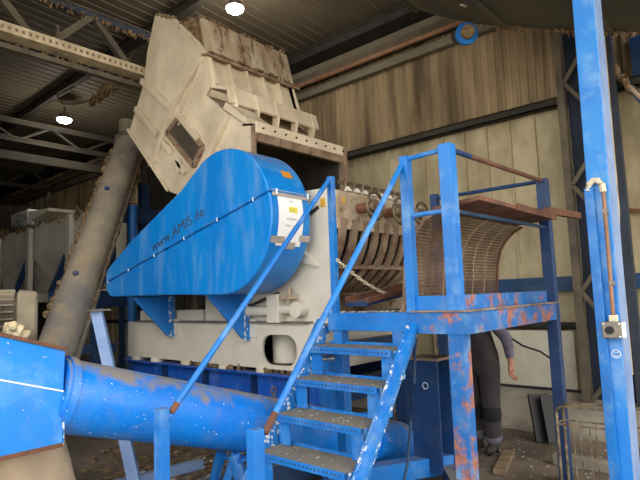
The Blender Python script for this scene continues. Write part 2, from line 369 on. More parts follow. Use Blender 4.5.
def ragged(p, q, n, r, name, parent, drop=.06):
    g = MB(); p = Vector(p); q2 = Vector(q)
    for i in range(n):
        c = p.lerp(q2, random.random()); g.blob((c.x + random.uniform(-.03, .03), c.y + random.uniform(-.03, .03), c.z - random.uniform(0, drop)), r * random.uniform(.5, 1.3), 1, .4, (1, 1, random.uniform(.8, 2.6)))
    return g.build(name, 'debris', parent, kind='stuff', ang=80)

for zz in (4.98, 5.72): ragged((.3, 7.2, zz - .02), (4.4, 7.2, zz - .02), 240, .018, 'dust_fringe', tr1, .07)
# ================================================================== OVERHEAD THINGS
tr = thing('cable_tray', (3, 6.5, 4.7), 'long pale slotted cable tray hung below the nearest roof truss', 'cable tray')
MB().prism([(6.40, 4.66), (6.40, 4.78), (6.42, 4.78), (6.42, 4.68), (6.60, 4.68), (6.60, 4.78), (6.62, 4.78), (6.62, 4.66)], 'x', .5, 6.0).build('tray_channel', 'tray', tr, smooth=False)
q = MB()
for i in range(70): q.box(.6 + i * .075, .63 + i * .075, 6.394, 6.40, 4.70, 4.74)
q.build('slot', 'wood', tr, smooth=False, kind='stuff')
MB().bar((.5, 6.50, 4.53), (6.0, 6.50, 4.53), .07, .06).build('lower_rail', 'truss', tr, smooth=False)
for x in (1.0, 2.6, 4.2, 5.6): MB().box(x, x + .03, 6.49, 6.52, 4.50, 5.0).build('hanger', 'truss', tr, smooth=False)
def lamp(x, y, z, r, label):
    t = thing('ceiling_lamp', (x, y, z), label, 'lamp', None)
    MB().cyl((x, y, z + .02), (x, y, z + .14), r * 1.05, r * .55, 24).build('housing', 'steel', t)
    MB().cyl((x, y, z + .14), (x, y, z + .30), .02, n=8).build('stem', 'truss', t)
    MB().blob((x, y, z + .01), r, 3, 0, (1, 1, .55)).build('lens', 'lamp', t, ang=80)
    l = bpy.data.lights.new('lamp_light', 'POINT'); l.energy = 45; l.color = (1, .93, .8); l.shadow_soft_size = r
    lo = bpy.data.objects.new('lamp_light', l); COL.objects.link(lo); lo.location = (0, 0, -.14); lo.parent = t
lamp(4.60, 5.48, 5.60, .125, 'lit round high-bay lamp under the roof right above the tilted hopper')
lamp(4.75, 11.4, 5.52, .15, 'lit round high-bay lamp far back, left of the hopper')
# hanging rope with rags, far left
rp = thing('rag_rope', (3.6, 8.8, 5.2), 'sagging rope clogged with dusty fibres under the roof left of the hopper', 'rope')
pts = [(4.45, 8.0, 5.82), (4.38, 8.12, 5.45), (4.33, 8.2, 5.25), (4.17, 8.4, 5.09), (4.01, 8.6, 4.98), (3.83, 8.85, 4.95), (3.72, 9.0, 4.97), (3.75, 9.3, 5.2), (4.42, 10.2, 5.82)]
MB().tube(pts, .02, 6).build('rope', 'truss', rp)
ragged((4.36, 8.15, 5.38), (4.03, 8.6, 5.0), 34, .05, 'fibre_clump', rp)
cb = MB(); cb.tube([(5.2, 14.6 + 1.3 * math.cos(a), 4.3 + .75 * math.sin(a)) for a in [math.radians(180 + 12 * i) for i in range(16)]], .03, 6)
tag(cb.build('hanging_cable', 'truss', org=(5.2, 14.6, 4.3)), 'slack cable loop hanging in the dark above the grey bins', 'cable')
# dark inclined conveyor housing along the wall, top right
dc = thing('overhead_duct', (5.2, 2.4, 4.8), 'large dark overhead conveyor housing sloping down across the top right corner', 'conveyor')
line = [(3.95, 5.74), (3.76, 5.52), (2.96, 4.97), (2.46, 4.68), (1.89, 4.42), (1.39, 4.20), (.86, 3.99), (.2, 3.75), (-.8, 3.42)]
MB().strip([(a, b) for a, b in line], 'x', 4.62, 5.8, -.03).build('duct_floor', 'duct', dc)
for x in (4.64, 5.78): MB().prism(line + [(-.8, 4.2), (.9, 4.75), (2.5, 5.35), (3.4, 5.75)], 'x', x - .02, x + .02).build('duct_side', 'duct', dc, smooth=False)
for yy, zz in ((3.3, 5.2), (2.15, 4.54), (1.1, 4.09), (.2, 3.75)): MB().box(4.6, 5.84, yy - .03, yy + .03, zz - .03, zz).build('cross_batten', 'duct', dc, smooth=False)
ragged((5.8, 2.4, 4.66), (5.8, .9, 4.0), 90, .018, 'dust_fringe', dc, .04)
rf = thing('flanged_pipe_end', (5.45, 2.48, 4.42), 'short pipe end with a blue flange and rusty cap under the dark overhead housing', 'pipe')
dv = Vector((-.75, -.62, -.1)).normalized(); c = Vector((5.45, 2.48, 4.43))
MB().cyl(c, c + dv * .05, .125, n=20).build('flange', 'blue', rf)
MB().cyl(c + dv * .05, c + dv * .12, .075, n=16).build('cap', 'debris', rf)
MB().cyl(c, c - dv * .35 + Vector((0, 0, .12)), .085, n=16).build('pipe', 'dark_steel', rf)
st = MB(); st.bar((5.3, 2.65, 4.9), (5.2, 2.35, 4.62), .05, .03)
tag(st.build('strap', 'tray', org=(5.3, 2.65, 4.9), smooth=False), 'short tan strap under the edge of the dark overhead housing', 'strap')

# ================================================================== LACED COLUMN, NEAR COLUMN, BRACE
lc = thing('laced_column', (6.6, 1.65, 0), 'dark steel lattice column with diagonal lacing standing against the right wall', 'column')
for y in (1.84, 1.30): MB().box(6.52, 6.64, y - .04, y + .04, 0, 5.9).build('chord', 'truss' if y > 1.5 else 'truss_blue', lc, smooth=False)
for i in range(9):
    z = .25 + i * .62; a, b = ((6.55, 1.8, z), (6.55, 1.36, z + .62)) if i % 2 == 0 else ((6.55, 1.36, z), (6.55, 1.8, z + .62))
    MB().bar(a, b, .045, .02, up=(1, 0, 0)).build('lacing_bar', 'truss', lc, smooth=False)
MB().box(6.66, 6.70, 1.36, 1.80, 0.05, 5.9).build('shade_plate', 'shade_navy', lc, smooth=False)  # added dark plate, stands in for the shadow between the chords
MB().box(6.45, 6.75, 1.2, 1.95, 0, .04).build('base_plate', 'dark_steel', lc, smooth=False)
dp = MB().tube([(6.50, 1.36, .6), (6.50, 1.36, 2.1), (6.50, 1.34, 2.35), (6.50, 1.32, 4.6)], .017, 8)
tag(dp.build('pale_conduit', 'tray', org=(6.42, 1.47, 1)), 'thin pale conduit running up the dark lattice column', 'conduit')
nc = thing('blue_column', (4.18, .97, 0), 'tall bright blue square column standing near the right edge', 'column')
MB().bar((4.18, .978, 0), (4.18, .925, 5.2), .145, .20, up=(1, 0, 0)).build('shaft', mat('column_blue_paint', (40, 138, 216), (14, 118, 206), scale=1.6, wear=.55, rough=.5, dust=.1), nc, bevel=.006)
MB().bar((4.18, .903, 0), (4.18, .850, 5.2), .006, .19, up=(1, 0, 0)).build('pale_edge_strip', 'blue_pale', nc, smooth=False)
MB().box(3.98, 4.4, .78, 1.16, 0, .03).build('base_plate', 'blue', nc, smooth=False)
gs = thing('blue_square_tube', (4.04, 1.0, 0), 'slim blue square tube strapped to the left front of the blue column', 'tube')
MB().box(4.03, 4.075, .975, 1.035, 0, 2.24).build('tube', 'blue_rail', gs, bevel=.003)
cn = thing('switch_conduit', (4.05, .93, 1.3), 'brown conduit with a pale hooked top running down the blue column', 'conduit')
MB().tube([(4.045, .925, 1.33), (4.045, .918, 1.8), (4.045, .915, 2.22)], .013, 8).build('pipe', 'pipe_brown', cn)
MB().tube([(4.045, .915, 2.20), (4.043, .918, 2.25), (4.04, .94, 2.285), (4.04, .97, 2.29), (4.04, 1.0, 2.265), (4.04, 1.01, 2.22)], .022, 8).build('hooked_end', 'ivory', cn)
for z in (1.55, 2.05): MB().box(4.03, 4.08, .90, .93, z, z + .03).build('clip', 'steel', cn, smooth=False)
sw = thing('switch_box', (4.05, .93, 1.25), 'small grey metal switch box with round knob on the blue column', 'switch')
MB().box(4.01, 4.08, .875, .995, 1.195, 1.305).build('box', 'silver', sw, bevel=.006)
MB().cyl((4.01, .945, 1.25), (3.985, .945, 1.25), .026, n=16).build('knob', 'black', sw)
MB().box(4.02, 4.08, .862, .874, 1.20, 1.30).build('lid_edge', 'paper', sw, smooth=False)
MB().box(4.025, 4.075, .90, .95, 1.305, 1.35).build('cable_gland', 'ivory', sw, bevel=.004)
for y, z in ((.885, 1.292), (.983, 1.292), (.885, 1.208)): MB().cyl((4.012, y, z), (4.004, y, z), .006, n=8).build('screw', 'paper', sw)
sm = MB(); cy, cz = .935, 1.085
sm.tube([(4.076, cy + .027 * math.cos(a), cz + .027 * math.sin(a)) for a in [i * math.pi / 12 for i in range(24)]], .0035, 5, closed=True)
sm.tube([(4.076, cy + .015 * math.cos(a), cz - .002 + .014 * math.sin(a)) for a in [math.radians(200 + 14 * i) for i in range(11)]], .003, 5)
for dy in (-.009, .009): sm.cyl((4.078, cy + dy, cz + .011), (4.073, cy + dy, cz + .011), .005, n=8)
tag(sm.build('smiley_mark', 'white_mark', org=(4.076, cy, cz)), 'small white smiley face drawn on the blue column below the switch box', 'marking')
bt = thing('wall_brace', (6.8, 1.3, 3.9), 'dark blue diagonal brace right of the bright blue column, rope over it', 'brace')
MB().bar((6.75, 1.40, 4.25), (6.75, .30, 2.20), .07, .12, up=(1, 0, 0)).build('brace_bar', 'blue_dark', bt, smooth=False)
MB().box(6.90, 6.99, .5, 1.14, 3.85, 4.42).build('gusset_plate', 'blue_dark', bt, smooth=False)
MB().tube([(6.66, 1.36, 4.16), (6.66, 1.24, 3.91), (6.64, 1.14, 3.75), (6.64, .99, 3.52), (6.66, .84, 3.22)], .025, 7).build('rope', 'canvas', bt)
ragged((6.64, 1.31, 4.08), (6.62, 1.09, 3.66), 18, .034, 'rope_fibre', bt, .02)
hb = MB(); hb.bar((6.93, 1.33, 2.41), (6.93, .4, 2.24), .04, .04)
tag(hb.build('rusty_bar', 'rust', org=(6.93, .9, 2.3), smooth=False), 'thin rusty bar along the wall right of the bright blue column', 'bar')

# ================================================================== HOPPER
XA, XB = 3.6, 5.02
hp = thing('feed_hopper', (4.3, 5.0, 2.6), 'big tilted cream steel hopper with a dark open mouth above the granulator', 'hopper')
side = [(5.9, 5.3), (6.1, 4.85), (6.18, 4.45), (6.56, 3.88), (5.58, 2.88), (4.7, 2.57), (4.05, 2.57), (4.05, 3.08), (4.0, 3.36), (4.16, 3.39),
        (4.5, 3.62), (4.84, 3.9), (4.70, 4.0), (4.79, 4.37), (4.99, 4.62), (5.46, 5.07)]
MB().prism(side, 'x', XA, XA + .04).build('side_plate', 'cream', hp, smooth=False, bevel=.004)
MB().prism(side, 'x', XB - .04, XB).build('side_plate', 'dark_steel', hp, smooth=False)
def hpl(name, p, q, mt, t=.03, xa=XA + .04, xb=XB - .04, **k):
    return MB().strip([p, q], 'x', xa, xb, t).build(name, mt, hp, smooth=False, **k)
hpl('rear_plate', (6.55, 3.88), (6.17, 4.45), 'cream'); hpl('rear_plate', (6.17, 4.45), (6.09, 4.85), 'cream'); hpl('rear_plate', (6.09, 4.85), (5.9, 5.3), 'cream')
hpl('floor_plate', (5.58, 2.90), (6.55, 3.89), 'rust'); hpl('floor_plate', (4.7, 2.59), (5.58, 2.90), 'dark_steel')
MB().prism([(4.79, 4.37), (4.92, 4.88), (4.97, 4.87), (4.86, 4.37)], 'x', XA + .02, XB + .02).build('upper_panel', 'cream_dirty', hp, smooth=False, bevel=.004)
MB().prism([(4.75, 4.345), (4.745, 4.37), (4.86, 4.40), (4.86, 4.37)], 'x', XA - .03, XB + .08).build('upper_flange', 'brown_steel', hp, smooth=False)
MB().prism([(4.85, 4.36), (4.73, 3.97), (4.80, 3.97), (4.92, 4.36)], 'x', XA + .04, XB - .02).build('recessed_panel', 'cream', hp, smooth=False)
for i in range(6):
    x = XA + .02 + i * (XB - XA - .06) / 5
    MB().prism([(4.85, 4.36), (4.77, 4.34), (4.66, 4.0), (4.74, 3.97)], 'x', x, x + .028).build('stiffener', 'cream', hp, smooth=False)
MB().prism([(4.74, 4.0), (4.74, 3.96), (4.44, 3.84), (4.43, 3.88)], 'x', XA, XB).build('shelf_plate', 'cream', hp, smooth=False)
MB().prism([(4.45, 3.885), (4.42, 3.885), (4.37, 3.69), (4.40, 3.68)], 'x', XA - .02, XB + .02).build('lip_plate', 'cream', hp, smooth=False, bevel=.003)
for i in range(5):
    x = XA + .06 + i * (XB - XA - .16) / 4
    MB().prism([(4.44, 3.89), (4.41, 3.88), (4.35, 3.69), (4.40, 3.50), (4.47, 3.58)], 'x', x, x + .03).build('gusset', 'cream', hp, smooth=False, bevel=.003)
MB().prism([(4.84, 3.9), (4.5, 3.62), (4.16, 3.40), (4.20, 3.34), (4.56, 3.56), (4.9, 3.86)], 'x', XA + .04, XB - .04).build('throat_cover', 'cream_house', hp, smooth=False)
MB().prism([(4.5, 3.64), (4.44, 3.70), (4.10, 3.43), (4.14, 3.38)], 'x', XA - .03, XA + .30).build('throat_box', 'cream', hp, bevel=.006, smooth=False)
MB().prism([(4.0, 3.37), (3.97, 3.37), (3.97, 3.25), (4.0, 3.25)], 'x', XA - .01, XB + .06).build('mouth_header', 'cream', hp, smooth=False, bevel=.003)
MB().prism([(4.02, 3.37), (4.20, 3.40), (4.20, 3.37), (4.02, 3.34)], 'x', XA, XB + .05).build('mouth_top', 'cream', hp, smooth=False)
MB().prism([(4.04, 3.25), (3.96, 3.25), (3.99, 3.17), (4.04, 3.17)], 'x', XA, XB + .06).build('mouth_angle', 'brown_steel', hp, smooth=False)
MB().box(XB - .01, XB + .05, 3.96, 4.06, 2.58, 3.36).build('mouth_jamb', 'brown_steel', hp, smooth=False)
MB().box(XA - .012, XA, 3.99, 4.06, 2.7, 3.34).build('mouth_jamb', 'brown_steel', hp, smooth=False)
for i in range(9):
    x = XA + .08 + i * .165; MB().cyl((x, 3.97, 3.31), (x, 3.955, 3.31), .011, n=8).build('bolt', 'dark_steel', hp)
# ribs and openings on the side face
def srib(p, q, w=.075, h=.05, name='side_rib'):
    MB().bar((XA - h / 2, p[0], p[1]), (XA - h / 2, q[0], q[1]), w, h, up=(1, 0, 0)).build(name, 'cream', hp, smooth=False, bevel=.006)
srib((6.19, 4.47), (5.50, 3.91)); srib((5.36, 3.80), (4.95, 3.40)); srib((6.34, 4.13), (5.82, 3.66)); srib((5.68, 3.52), (5.50, 3.36)); srib((5.36, 3.22), (5.22, 3.05))
srib((4.87, 4.37), (5.46, 3.93)); srib((5.46, 3.93), (5.91, 3.33)); srib((5.46, 5.04), (5.02, 4.62), .02, .03); srib((4.84, 4.36), (5.36, 3.66), .02, .03)
srib((6.57, 3.90), (5.6, 2.90), .04, .03); srib((4.72, 4.0), (4.92, 3.80), .02, .03); srib((4.40, 3.55), (4.80, 3.10), .05, .06, 'corner_post')
wc = [(5.60, 3.62), (5.34, 3.76), (4.88, 3.29), (5.05, 3.10)]
fr = MB()
for a, b in zip(wc, wc[1:] + wc[:1]): fr.bar((XA - .02, *a), (XA - .02, *b), .06, .04, up=(1, 0, 0))
f_ = fr.build('window_frame', 'brown_steel', hp, smooth=False)
MB().prism(wc, 'x', XA - .015, XA - .004).build('window_plate', 'fin', f_, smooth=False)
MB().bar((XA - .025, 5.42, 3.24), (XA - .025, 5.30, 3.10), .10, .05, up=(1, 0, 0)).build('hand_grip', 'ivory', hp, bevel=.008, smooth=False)
for y, z in ((5.38, 3.215), (5.33, 3.15)): MB().cyl((XA - .05, y, z), (XA - .056, y, z), .010, n=10).build('bolt', 'dark_steel', hp)
MB().prism([(4.95, 4.87), (5.46, 5.06), (5.55, 4.9), (5.02, 4.45), (4.92, 4.6)], 'x', XA + .06, XB - .06).build('packed_debris', 'debris', hp, smooth=False)
db = MB()
for i in range(90):
    x = random.uniform(XA + .02, XB + .02); db.blob((x, 4.95 + random.uniform(-.02, .05), 4.88 + random.uniform(-.01, .03)), random.uniform(.015, .04), 1, .5)
for i in range(60):
    t = random.random(); x = random.uniform(XA, XA + .5); db.blob((x, 4.97 + t * .45, 4.86 + t * .17 + random.uniform(-.1, .03)), random.uniform(.03, .09), 1, .45)
for i in range(34):
    t = random.random(); db.blob((XA + .02, 5.9 - t * .45, 5.3 - t * .24), random.uniform(.015, .04), 1, .5)
for i in range(50):
    x = random.uniform(XA, XB); db.blob((x, 4.76 + random.uniform(-.03, .03), 4.40), random.uniform(.008, .03), 1, .5, (1.6, 1, .7))
db.build('fibre_debris', 'debris', hp, kind='stuff', ang=80)

# ================================================================== BELT GUARD
GX0, GX1 = 3.05, 3.53
gd = thing('belt_guard', (3.3, 4.6, 1.6), 'large rounded blue drive belt guard leaning across the front of the granulator', 'guard')
cY, cZ, gr_ = 3.885, 2.27, .675
def arc(cy, cz, r, a0, a1, n):
    return [(cy - r * math.cos(math.radians(a0 + (a1 - a0) * i / n)), cz + r * math.sin(math.radians(a0 + (a1 - a0) * i / n))) for i in range(n + 1)]
seamR, seamL = (3.235, 2.45), (6.065, 1.80)
up_poly = [seamR] + arc(cY, cZ, gr_, 17, 116, 16) + [(4.547, 2.655), (5.491, 2.25)] + arc(5.93, 1.83, .17, 118, 182, 5) + [seamL]
lo_poly = [seamL] + arc(5.93, 1.79, .165, 185, 270, 5) + [(4.6, 1.61)] + arc(cY, cZ - .005, gr_, 270, 374, 18) + [seamR]
def shell(poly, name):
    return MB().prism(poly, 'x', GX0, GX1).build(name, 'blue_guard', gd, ang=30, bevel=.012)
ug = shell(up_poly, 'upper_shell'); lg = shell(lo_poly, 'lower_shell')
d = Vector((0, seamR[0] - seamL[0], seamR[1] - seamL[1])).normalized()
sf = MB().bar((GX0 - .012, *seamL), (GX0 - .012, seamR[0] + .02, seamR[1] - .005), .012, .024, up=(1, 0, 0)).bar((GX0 - .01, 3.225, 2.455), (GX1 + .01, 3.218, 2.455), .02, .014).build('seam_flange', 'blue_rail', gd, smooth=False)
for t in (.02, .195, .39, .59, .785, .97):
    p = Vector((GX0 - .02, *seamL)) + d * t * 2.8
    MB().cyl(p - Vector((0, 0, .022)), p + Vector((0, 0, .012)), .007, n=8).build('bolt', 'white_mark', gd)
for x in (GX0 + .06, GX1 - .03): MB().cyl((x, 3.205, 2.425), (x, 3.205, 2.475), .009, n=8).build('bolt', 'white_mark', gd)
# lettering
fc = bpy.data.curves.new('lettering', 'FONT'); fc.body = 'www.AMIS.de'; fc.extrude = 0.001; fc.resolution_u = 2
fo = bpy.data.objects.new('lettering', fc); COL.objects.link(fo)
me = bpy.data.meshes.new_from_object(fo); bpy.data.objects.remove(fo)
xs = [v.co.x for v in me.vertices]; k = .97 / (max(xs) - min(xs))
ex = Vector((0, -.93, .285)).normalized(); ey = Vector((0, .285, .93)).normalized(); o0 = Vector((GX0 - .0015, 5.07, 2.075)); og = ORG[gd.name]
for v in me.vertices: v.co = o0 + ex * (v.co.x - min(xs)) * k + ey * v.co.y * k * .86 + Vector((-v.co.z, 0, 0)) - og
me.materials.clear(); me.materials.append(M['letter'])
lo = bpy.data.objects.new('lettering', me); COL.objects.link(lo); lo.parent = gd
# notice, tape and sticker sit on the rounded right end
def on_end(a0, a1, x0, x1, name, mt, rr=.004, parent=gd):
    pl = arc(cY, cZ, gr_ + rr, a0, a1, 6)
    return MB().strip(pl, 'x', x0, x1, -.003).build(name, mt, parent)
on_end(31, 38, 3.30, 3.42, 'orange_sticker', 'orange')
nt = thing('paper_notice', (3.32, 3.2, 2.2), 'white paper notice with a yellow highlight taped on the end of the blue guard', 'notice')
on_end(-24, 12, 3.13, 3.43, 'sheet', 'paper', .008, nt)
on_end(12, 17, 3.07, 3.52, 'tape_strip', 'tape', .013, nt); on_end(-22, -17, 3.06, 3.22, 'tape_strip', 'tape', .013, nt)
on_end(-26, -21, 3.20, 3.36, 'tape_strip', 'tape', .016, nt); on_end(-20, -15, 3.40, 3.53, 'tape_strip', 'tape', .013, nt)
on_end(1, 5, 3.25, 3.35, 'highlight', 'yellow', .014, nt)
q = MB()
for a, x0, n, wd in ((8.4, 3.26, 3, .012), (2.2, 3.26, 5, .012), (-4.6, 3.22, 7, .013), (-9.6, 3.20, 9, .014)):
    for i in range(n):
        if random.random() < .12: continue
        x = x0 + i * .018; p = arc(cY, cZ, gr_ + .017, a, a + 1.4, 1); q.strip(p, 'x', x, x + wd * random.uniform(.4, .9), -.001)
q.build('print_line', 'ink', nt, smooth=False, kind='stuff')
# triangular brackets that carry the guard
for y, zt in ((5.5, 1.605), (4.15, 1.605)):
    b = MB().prism([(3.06, zt), (3.60, zt), (3.60, 1.15), (3.50, 1.15)], 'y', y, y + .02).build('bracket', 'blue', gd, smooth=False)
    MB().box(3.06, 3.60, y - .015, y + .12, zt, zt + .015).build('bracket_top', 'blue_dark', b, smooth=False)
    MB().box(3.52, 3.60, y - .012, y, 1.13, zt).build('bracket_flange', 'blue_chip', b, smooth=False)
    MB().box(3.585, 3.60, y - .11, y - .012, 1.16, 1.34).build('foot_pad', 'white', b, smooth=False)

# ================================================================== GRANULATOR
ma = thing('granulator', (4.3, 4.6, .86), 'cream granulator body with open curved sieve ribs, handwheels and long base', 'machine')
holed('base_side_plate', [(6.58, .86), (3.28, .86), (3.28, 1.30), (6.58, 1.30)], [stadium(3.50, 3.98, .90, 1.19), [(6.5 - .03 * math.cos(i * math.pi / 5), 1.06 + .05 * math.sin(i * math.pi / 5)) for i in range(10)]], 'x', 3.6, 3.63, 'white', ma)
MB().box(3.63, 5.2, 3.30, 6.56, 1.27, 1.30).build('base_top', 'white', ma, smooth=False)
MB().box(3.63, 5.2, 6.53, 6.56, .86, 1.27).build('base_end', 'white', ma, smooth=False); MB().box(3.63, 5.2, 3.28, 3.31, .86, 1.27).build('base_end', 'white', ma, smooth=False)
MB().box(5.17, 5.2, 3.31, 6.53, .86, 1.27).build('base_side_plate', 'white', ma, smooth=False)
MB().box(3.63, 5.17, 3.31, 6.53, .87, .89).build('base_floor', 'dark_steel', ma, smooth=False)
MB().cyl((3.95, 3.95, .89), (3.95, 3.95, 1.26), .17, n=20).build('inner_drum', 'white', ma)
MB().box(3.64, 3.78, 5.0, 6.35, 1.30, 1.44).build('motor_rail', 'white', ma, bevel=.008, smooth=False)
MB().box(3.56, 3.64, 3.32, 6.3, 1.30, 1.32).build('slide_rail', 'steel', ma, smooth=False)
hy = MB().cyl((3.58, 4.55, 1.42), (3.58, 3.78, 1.42), .052, n=16).build('tension_cylinder', 'white', ma)
MB().box(3.525, 3.64, 3.66, 3.82, 1.31, 1.58).build('clamp_block', 'white', hy, bevel=.006, smooth=False)
MB().cyl((3.58, 3.66, 1.43), (3.58, 3.42, 1.43), .045, n=14).build('rod_end', 'white', hy)
MB().cyl((3.53, 3.44, 1.43), (3.64, 3.44, 1.43), .075, n=18).build('clevis_eye', 'white', hy)
MB().box(3.54, 3.63, 3.48, 3.66, 1.53, 1.57).cyl((3.58, 3.56, 1.46), (3.58, 3.56, 1.64), .02, n=8).build('valve', 'cream_house', hy)
MB().tube([(3.58, 4.5, 1.49), (3.58, 4.1, 1.48), (3.58, 3.9, 1.54), (3.58, 3.7, 1.59)], .014, 8).build('hose', 'dark_steel', hy)
# end plates
ep = [(3.03, 2.535), (3.9, 2.56), (4.7, 2.50), (4.95, 1.9), (4.95, 1.30), (3.03, 1.30)]
MB().prism(ep, 'x', 3.64, 3.67).build('end_plate', 'white', ma, smooth=False, bevel=.005)
MB().prism(ep, 'x', 5.10, 5.15).build('end_plate', 'cream_house', ma, smooth=False)
MB().cyl((3.56, 3.9, 2.2), (3.64, 3.9, 2.2), .30, n=32).build('bearing_housing', 'white', ma, bevel=.01)
MB().prism([(3.62, 1.92), (3.22, 1.82), (3.62, 2.2)], 'x', 3.60, 3.64).build('end_gusset', 'white', ma, smooth=False)
MB().tube([(3.64, 3.42, 2.18), (3.60, 3.34, 2.28), (3.64, 3.20, 2.37)], .018, 8).build('cable_grommet', 'black', ma)
MB().box(3.63, 3.64, 3.12, 3.17, 2.36, 2.44).build('amber_tag', 'warn', ma, smooth=False)
MB().box(3.70, 5.10, 4.0, 4.9, 1.30, 2.50).build('rear_housing', 'cream_house', ma, smooth=False)
MB().prism([(3.0, 2.15), (3.0, 2.50), (3.12, 2.545), (4.0, 2.55), (4.0, 2.50), (3.14, 2.48), (3.06, 2.40), (3.06, 2.15)], 'x', 3.67, 5.14).build('front_face', 'cream_house', ma, smooth=False, bevel=.004)
MB().box(3.74, 3.78, 2.994, 3.0, 2.39, 2.44).build('warning_label', 'warn', ma, smooth=False)
# eyebolts along the top edge
for i in range(9):
    x = 3.86 + i * .14
    e = MB().cyl((x, 3.10, 2.53), (x, 3.10, 2.60), .014, n=8).cyl((x - .028, 3.10, 2.615), (x + .028, 3.10, 2.615), .024, n=10).build('clamp_bolt', 'brass', ma)
    MB().prism([(x + .02, 2.53), (x + .11, 2.53), (x + .05, 2.575)], 'y', 3.05, 3.09).build('scallop', 'white', e, smooth=False)
# handwheels (the first is modelled, the others are copies)
def wheel(x, z=2.39):
    w = MB().tube([(x + .128 * math.cos(a), 2.80, z + .128 * math.sin(a)) for a in [i * math.pi / 14 for i in range(28)]], .015, 8, closed=True).build('handwheel', 'brass', ma)
    MB().cyl((x, 2.99, z), (x, 2.86, z), .048, n=16).build('shaft_hub', 'rust', w)
    MB().cyl((x, 2.88, z), (x, 2.77, z), .026, n=12).build('shaft', 'rust', w)
    MB().cyl((x, 2.81, z), (x, 2.785, z), .075, .06, n=24).build('wheel_disc', 'brass', w)
    for k in range(3):
        a = k * 2.094 + .4; MB().bar((x, 2.785, z), (x + .125 * math.cos(a), 2.80, z + .125 * math.sin(a)), .022, .012, up=(0, 1, 0)).build('spoke', 'steel', w, smooth=False)
    return w
w0 = wheel(3.975, 2.355)
for dx in (.43, .84):
    c = copy_at(w0, (dx, 0, -.01 * dx), ma)
    for ch in w0.children: copy_tree(ch, c)
# sieve ribs
def rib_at(x, w=.088, r=.68, a0=0, a1=-112, t=.05):
    out = [(3.70 - (r) * math.cos(math.radians(a)), 2.25 + (r) * math.sin(math.radians(a))) for a in [a0 + (a1 - a0) * i / 22 for i in range(23)]]
    return MB().strip(out, 'x', x, x + w, -t)
rb = rib_at(3.70, w=.088, t=.03).build('sieve_rib', 'brown_steel', ma)
for i in range(1, 8): copy_at(rb, (i * .172, 0, 0), ma)
for a in (-38, -76):
    y, z = 3.70 - .70 * math.cos(math.radians(a)), 2.25 + .70 * math.sin(math.radians(a))
    MB().bar((3.70, y, z), (5.05, y, z), .03, .045).build('tie_bar', 'brown_steel', ma, smooth=False)
MB().strip([(3.70 - .60 * math.cos(math.radians(a)), 2.22 + .60 * math.sin(math.radians(a))) for a in range(0, -116, -5)], 'x', 3.69, 5.09, .02).build('gap_shade_shell', 'black', ma)  # black sheet added behind the ribs to paint the gaps as dark
rt = MB().cyl((3.72, 3.72, 2.04), (5.08, 3.72, 2.04), .38, n=28).build('rotor', 'dark_steel', ma)
for i in range(5):
    for k in range(5):
        a = k * 1.256 + i * .3; MB().box(3.80 + i * .26, 3.90 + i * .26, 3.68 - .38 * math.cos(a), 3.76 - .38 * math.cos(a), 2.0 + .38 * math.sin(a), 2.08 + .38 * math.sin(a)).build('knife_block', 'rust', rt, smooth=False)
MB().box(3.72, 5.08, 3.1, 3.98, 1.31, 1.34).build('lower_tray', 'brown_steel', ma, smooth=False)
# stand
sd = thing('machine_stand', (4.3, 4.8, 0), 'deep blue steel beam frame with round rubber mounts carrying the granulator', 'frame')
for x in (3.55, 5.02):
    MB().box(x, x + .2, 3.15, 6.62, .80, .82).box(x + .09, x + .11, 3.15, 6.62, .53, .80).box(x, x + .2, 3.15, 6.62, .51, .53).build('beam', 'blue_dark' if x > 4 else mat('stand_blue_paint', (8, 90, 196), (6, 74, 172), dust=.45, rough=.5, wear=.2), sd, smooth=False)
    for y in (3.4, 4.1, 4.9, 5.7, 6.5): MB().box(x + .005, x + .195, y, y + .012, .53, .80).build('web_stiffener', 'blue_dark', sd, smooth=False)
    for y in (3.6, 6.3): MB().box(x + .03, x + .17, y - .07, y + .07, 0, .51).build('leg', 'blue_dark', sd, smooth=False)
    for y in (3.45, 4.0, 4.6, 5.3, 5.95, 6.4): MB().cyl((x + .10, y, .82), (x + .10, y, .86), .085, n=20).build('rubber_mount', 'ivory', sd)
for y in (3.2, 6.5): MB().box(3.75, 5.02, y, y + .12, .55, .75).build('cross_beam', 'blue_dark', sd, smooth=False)
ragged((3.62, 3.3, .84), (3.62, 5.2, .84), 40, .02, 'dust_heap', sd, .0)

# ================================================================== PLATFORM
DZ = 1.42
pf = thing('work_platform', (3.8, 2.0, 0), 'blue steel work platform with posts and railings around the swung-out screen', 'platform')
MB().box(2.99, 4.64, 1.51, 2.52, 1.395, DZ).build('deck_plate', 'tread', pf, smooth=False)
MB().box(2.96, 2.99, 1.46, 1.88, 1.29, DZ + .005).build('fascia', 'blue_rust', pf, smooth=False)
MB().box(2.96, 2.99, 1.88, 2.55, 1.30, DZ + .003).build('fascia', 'blue', pf, smooth=False)
MB().box(2.99, 4.66, 1.46, 1.50, 1.29, DZ + .005).build('fascia', 'blue_rust', pf, smooth=False)
MB().box(2.99, 4.66, 2.52, 2.55, 1.29, DZ).box(4.63, 4.66, 1.5, 2.52, 1.29, DZ).build('fascia', 'blue', pf, smooth=False)
MB().box(2.975, 2.985, 1.53, 1.84, DZ, 1.525).build('toe_board', 'blue', pf, smooth=False)
MB().box(3.0, 4.6, 1.52, 1.53, DZ, 1.525).build('toe_board', 'blue_rust', pf, smooth=False)
MB().bar((2.955, 1.84, DZ + .009), (2.955, 1.45, DZ + .009), .02, .010).bar((2.95, 1.455, DZ + .009), (4.64, 1.455, DZ + .009), .02, .010).build('deck_edge', 'brown_steel', pf, smooth=False)
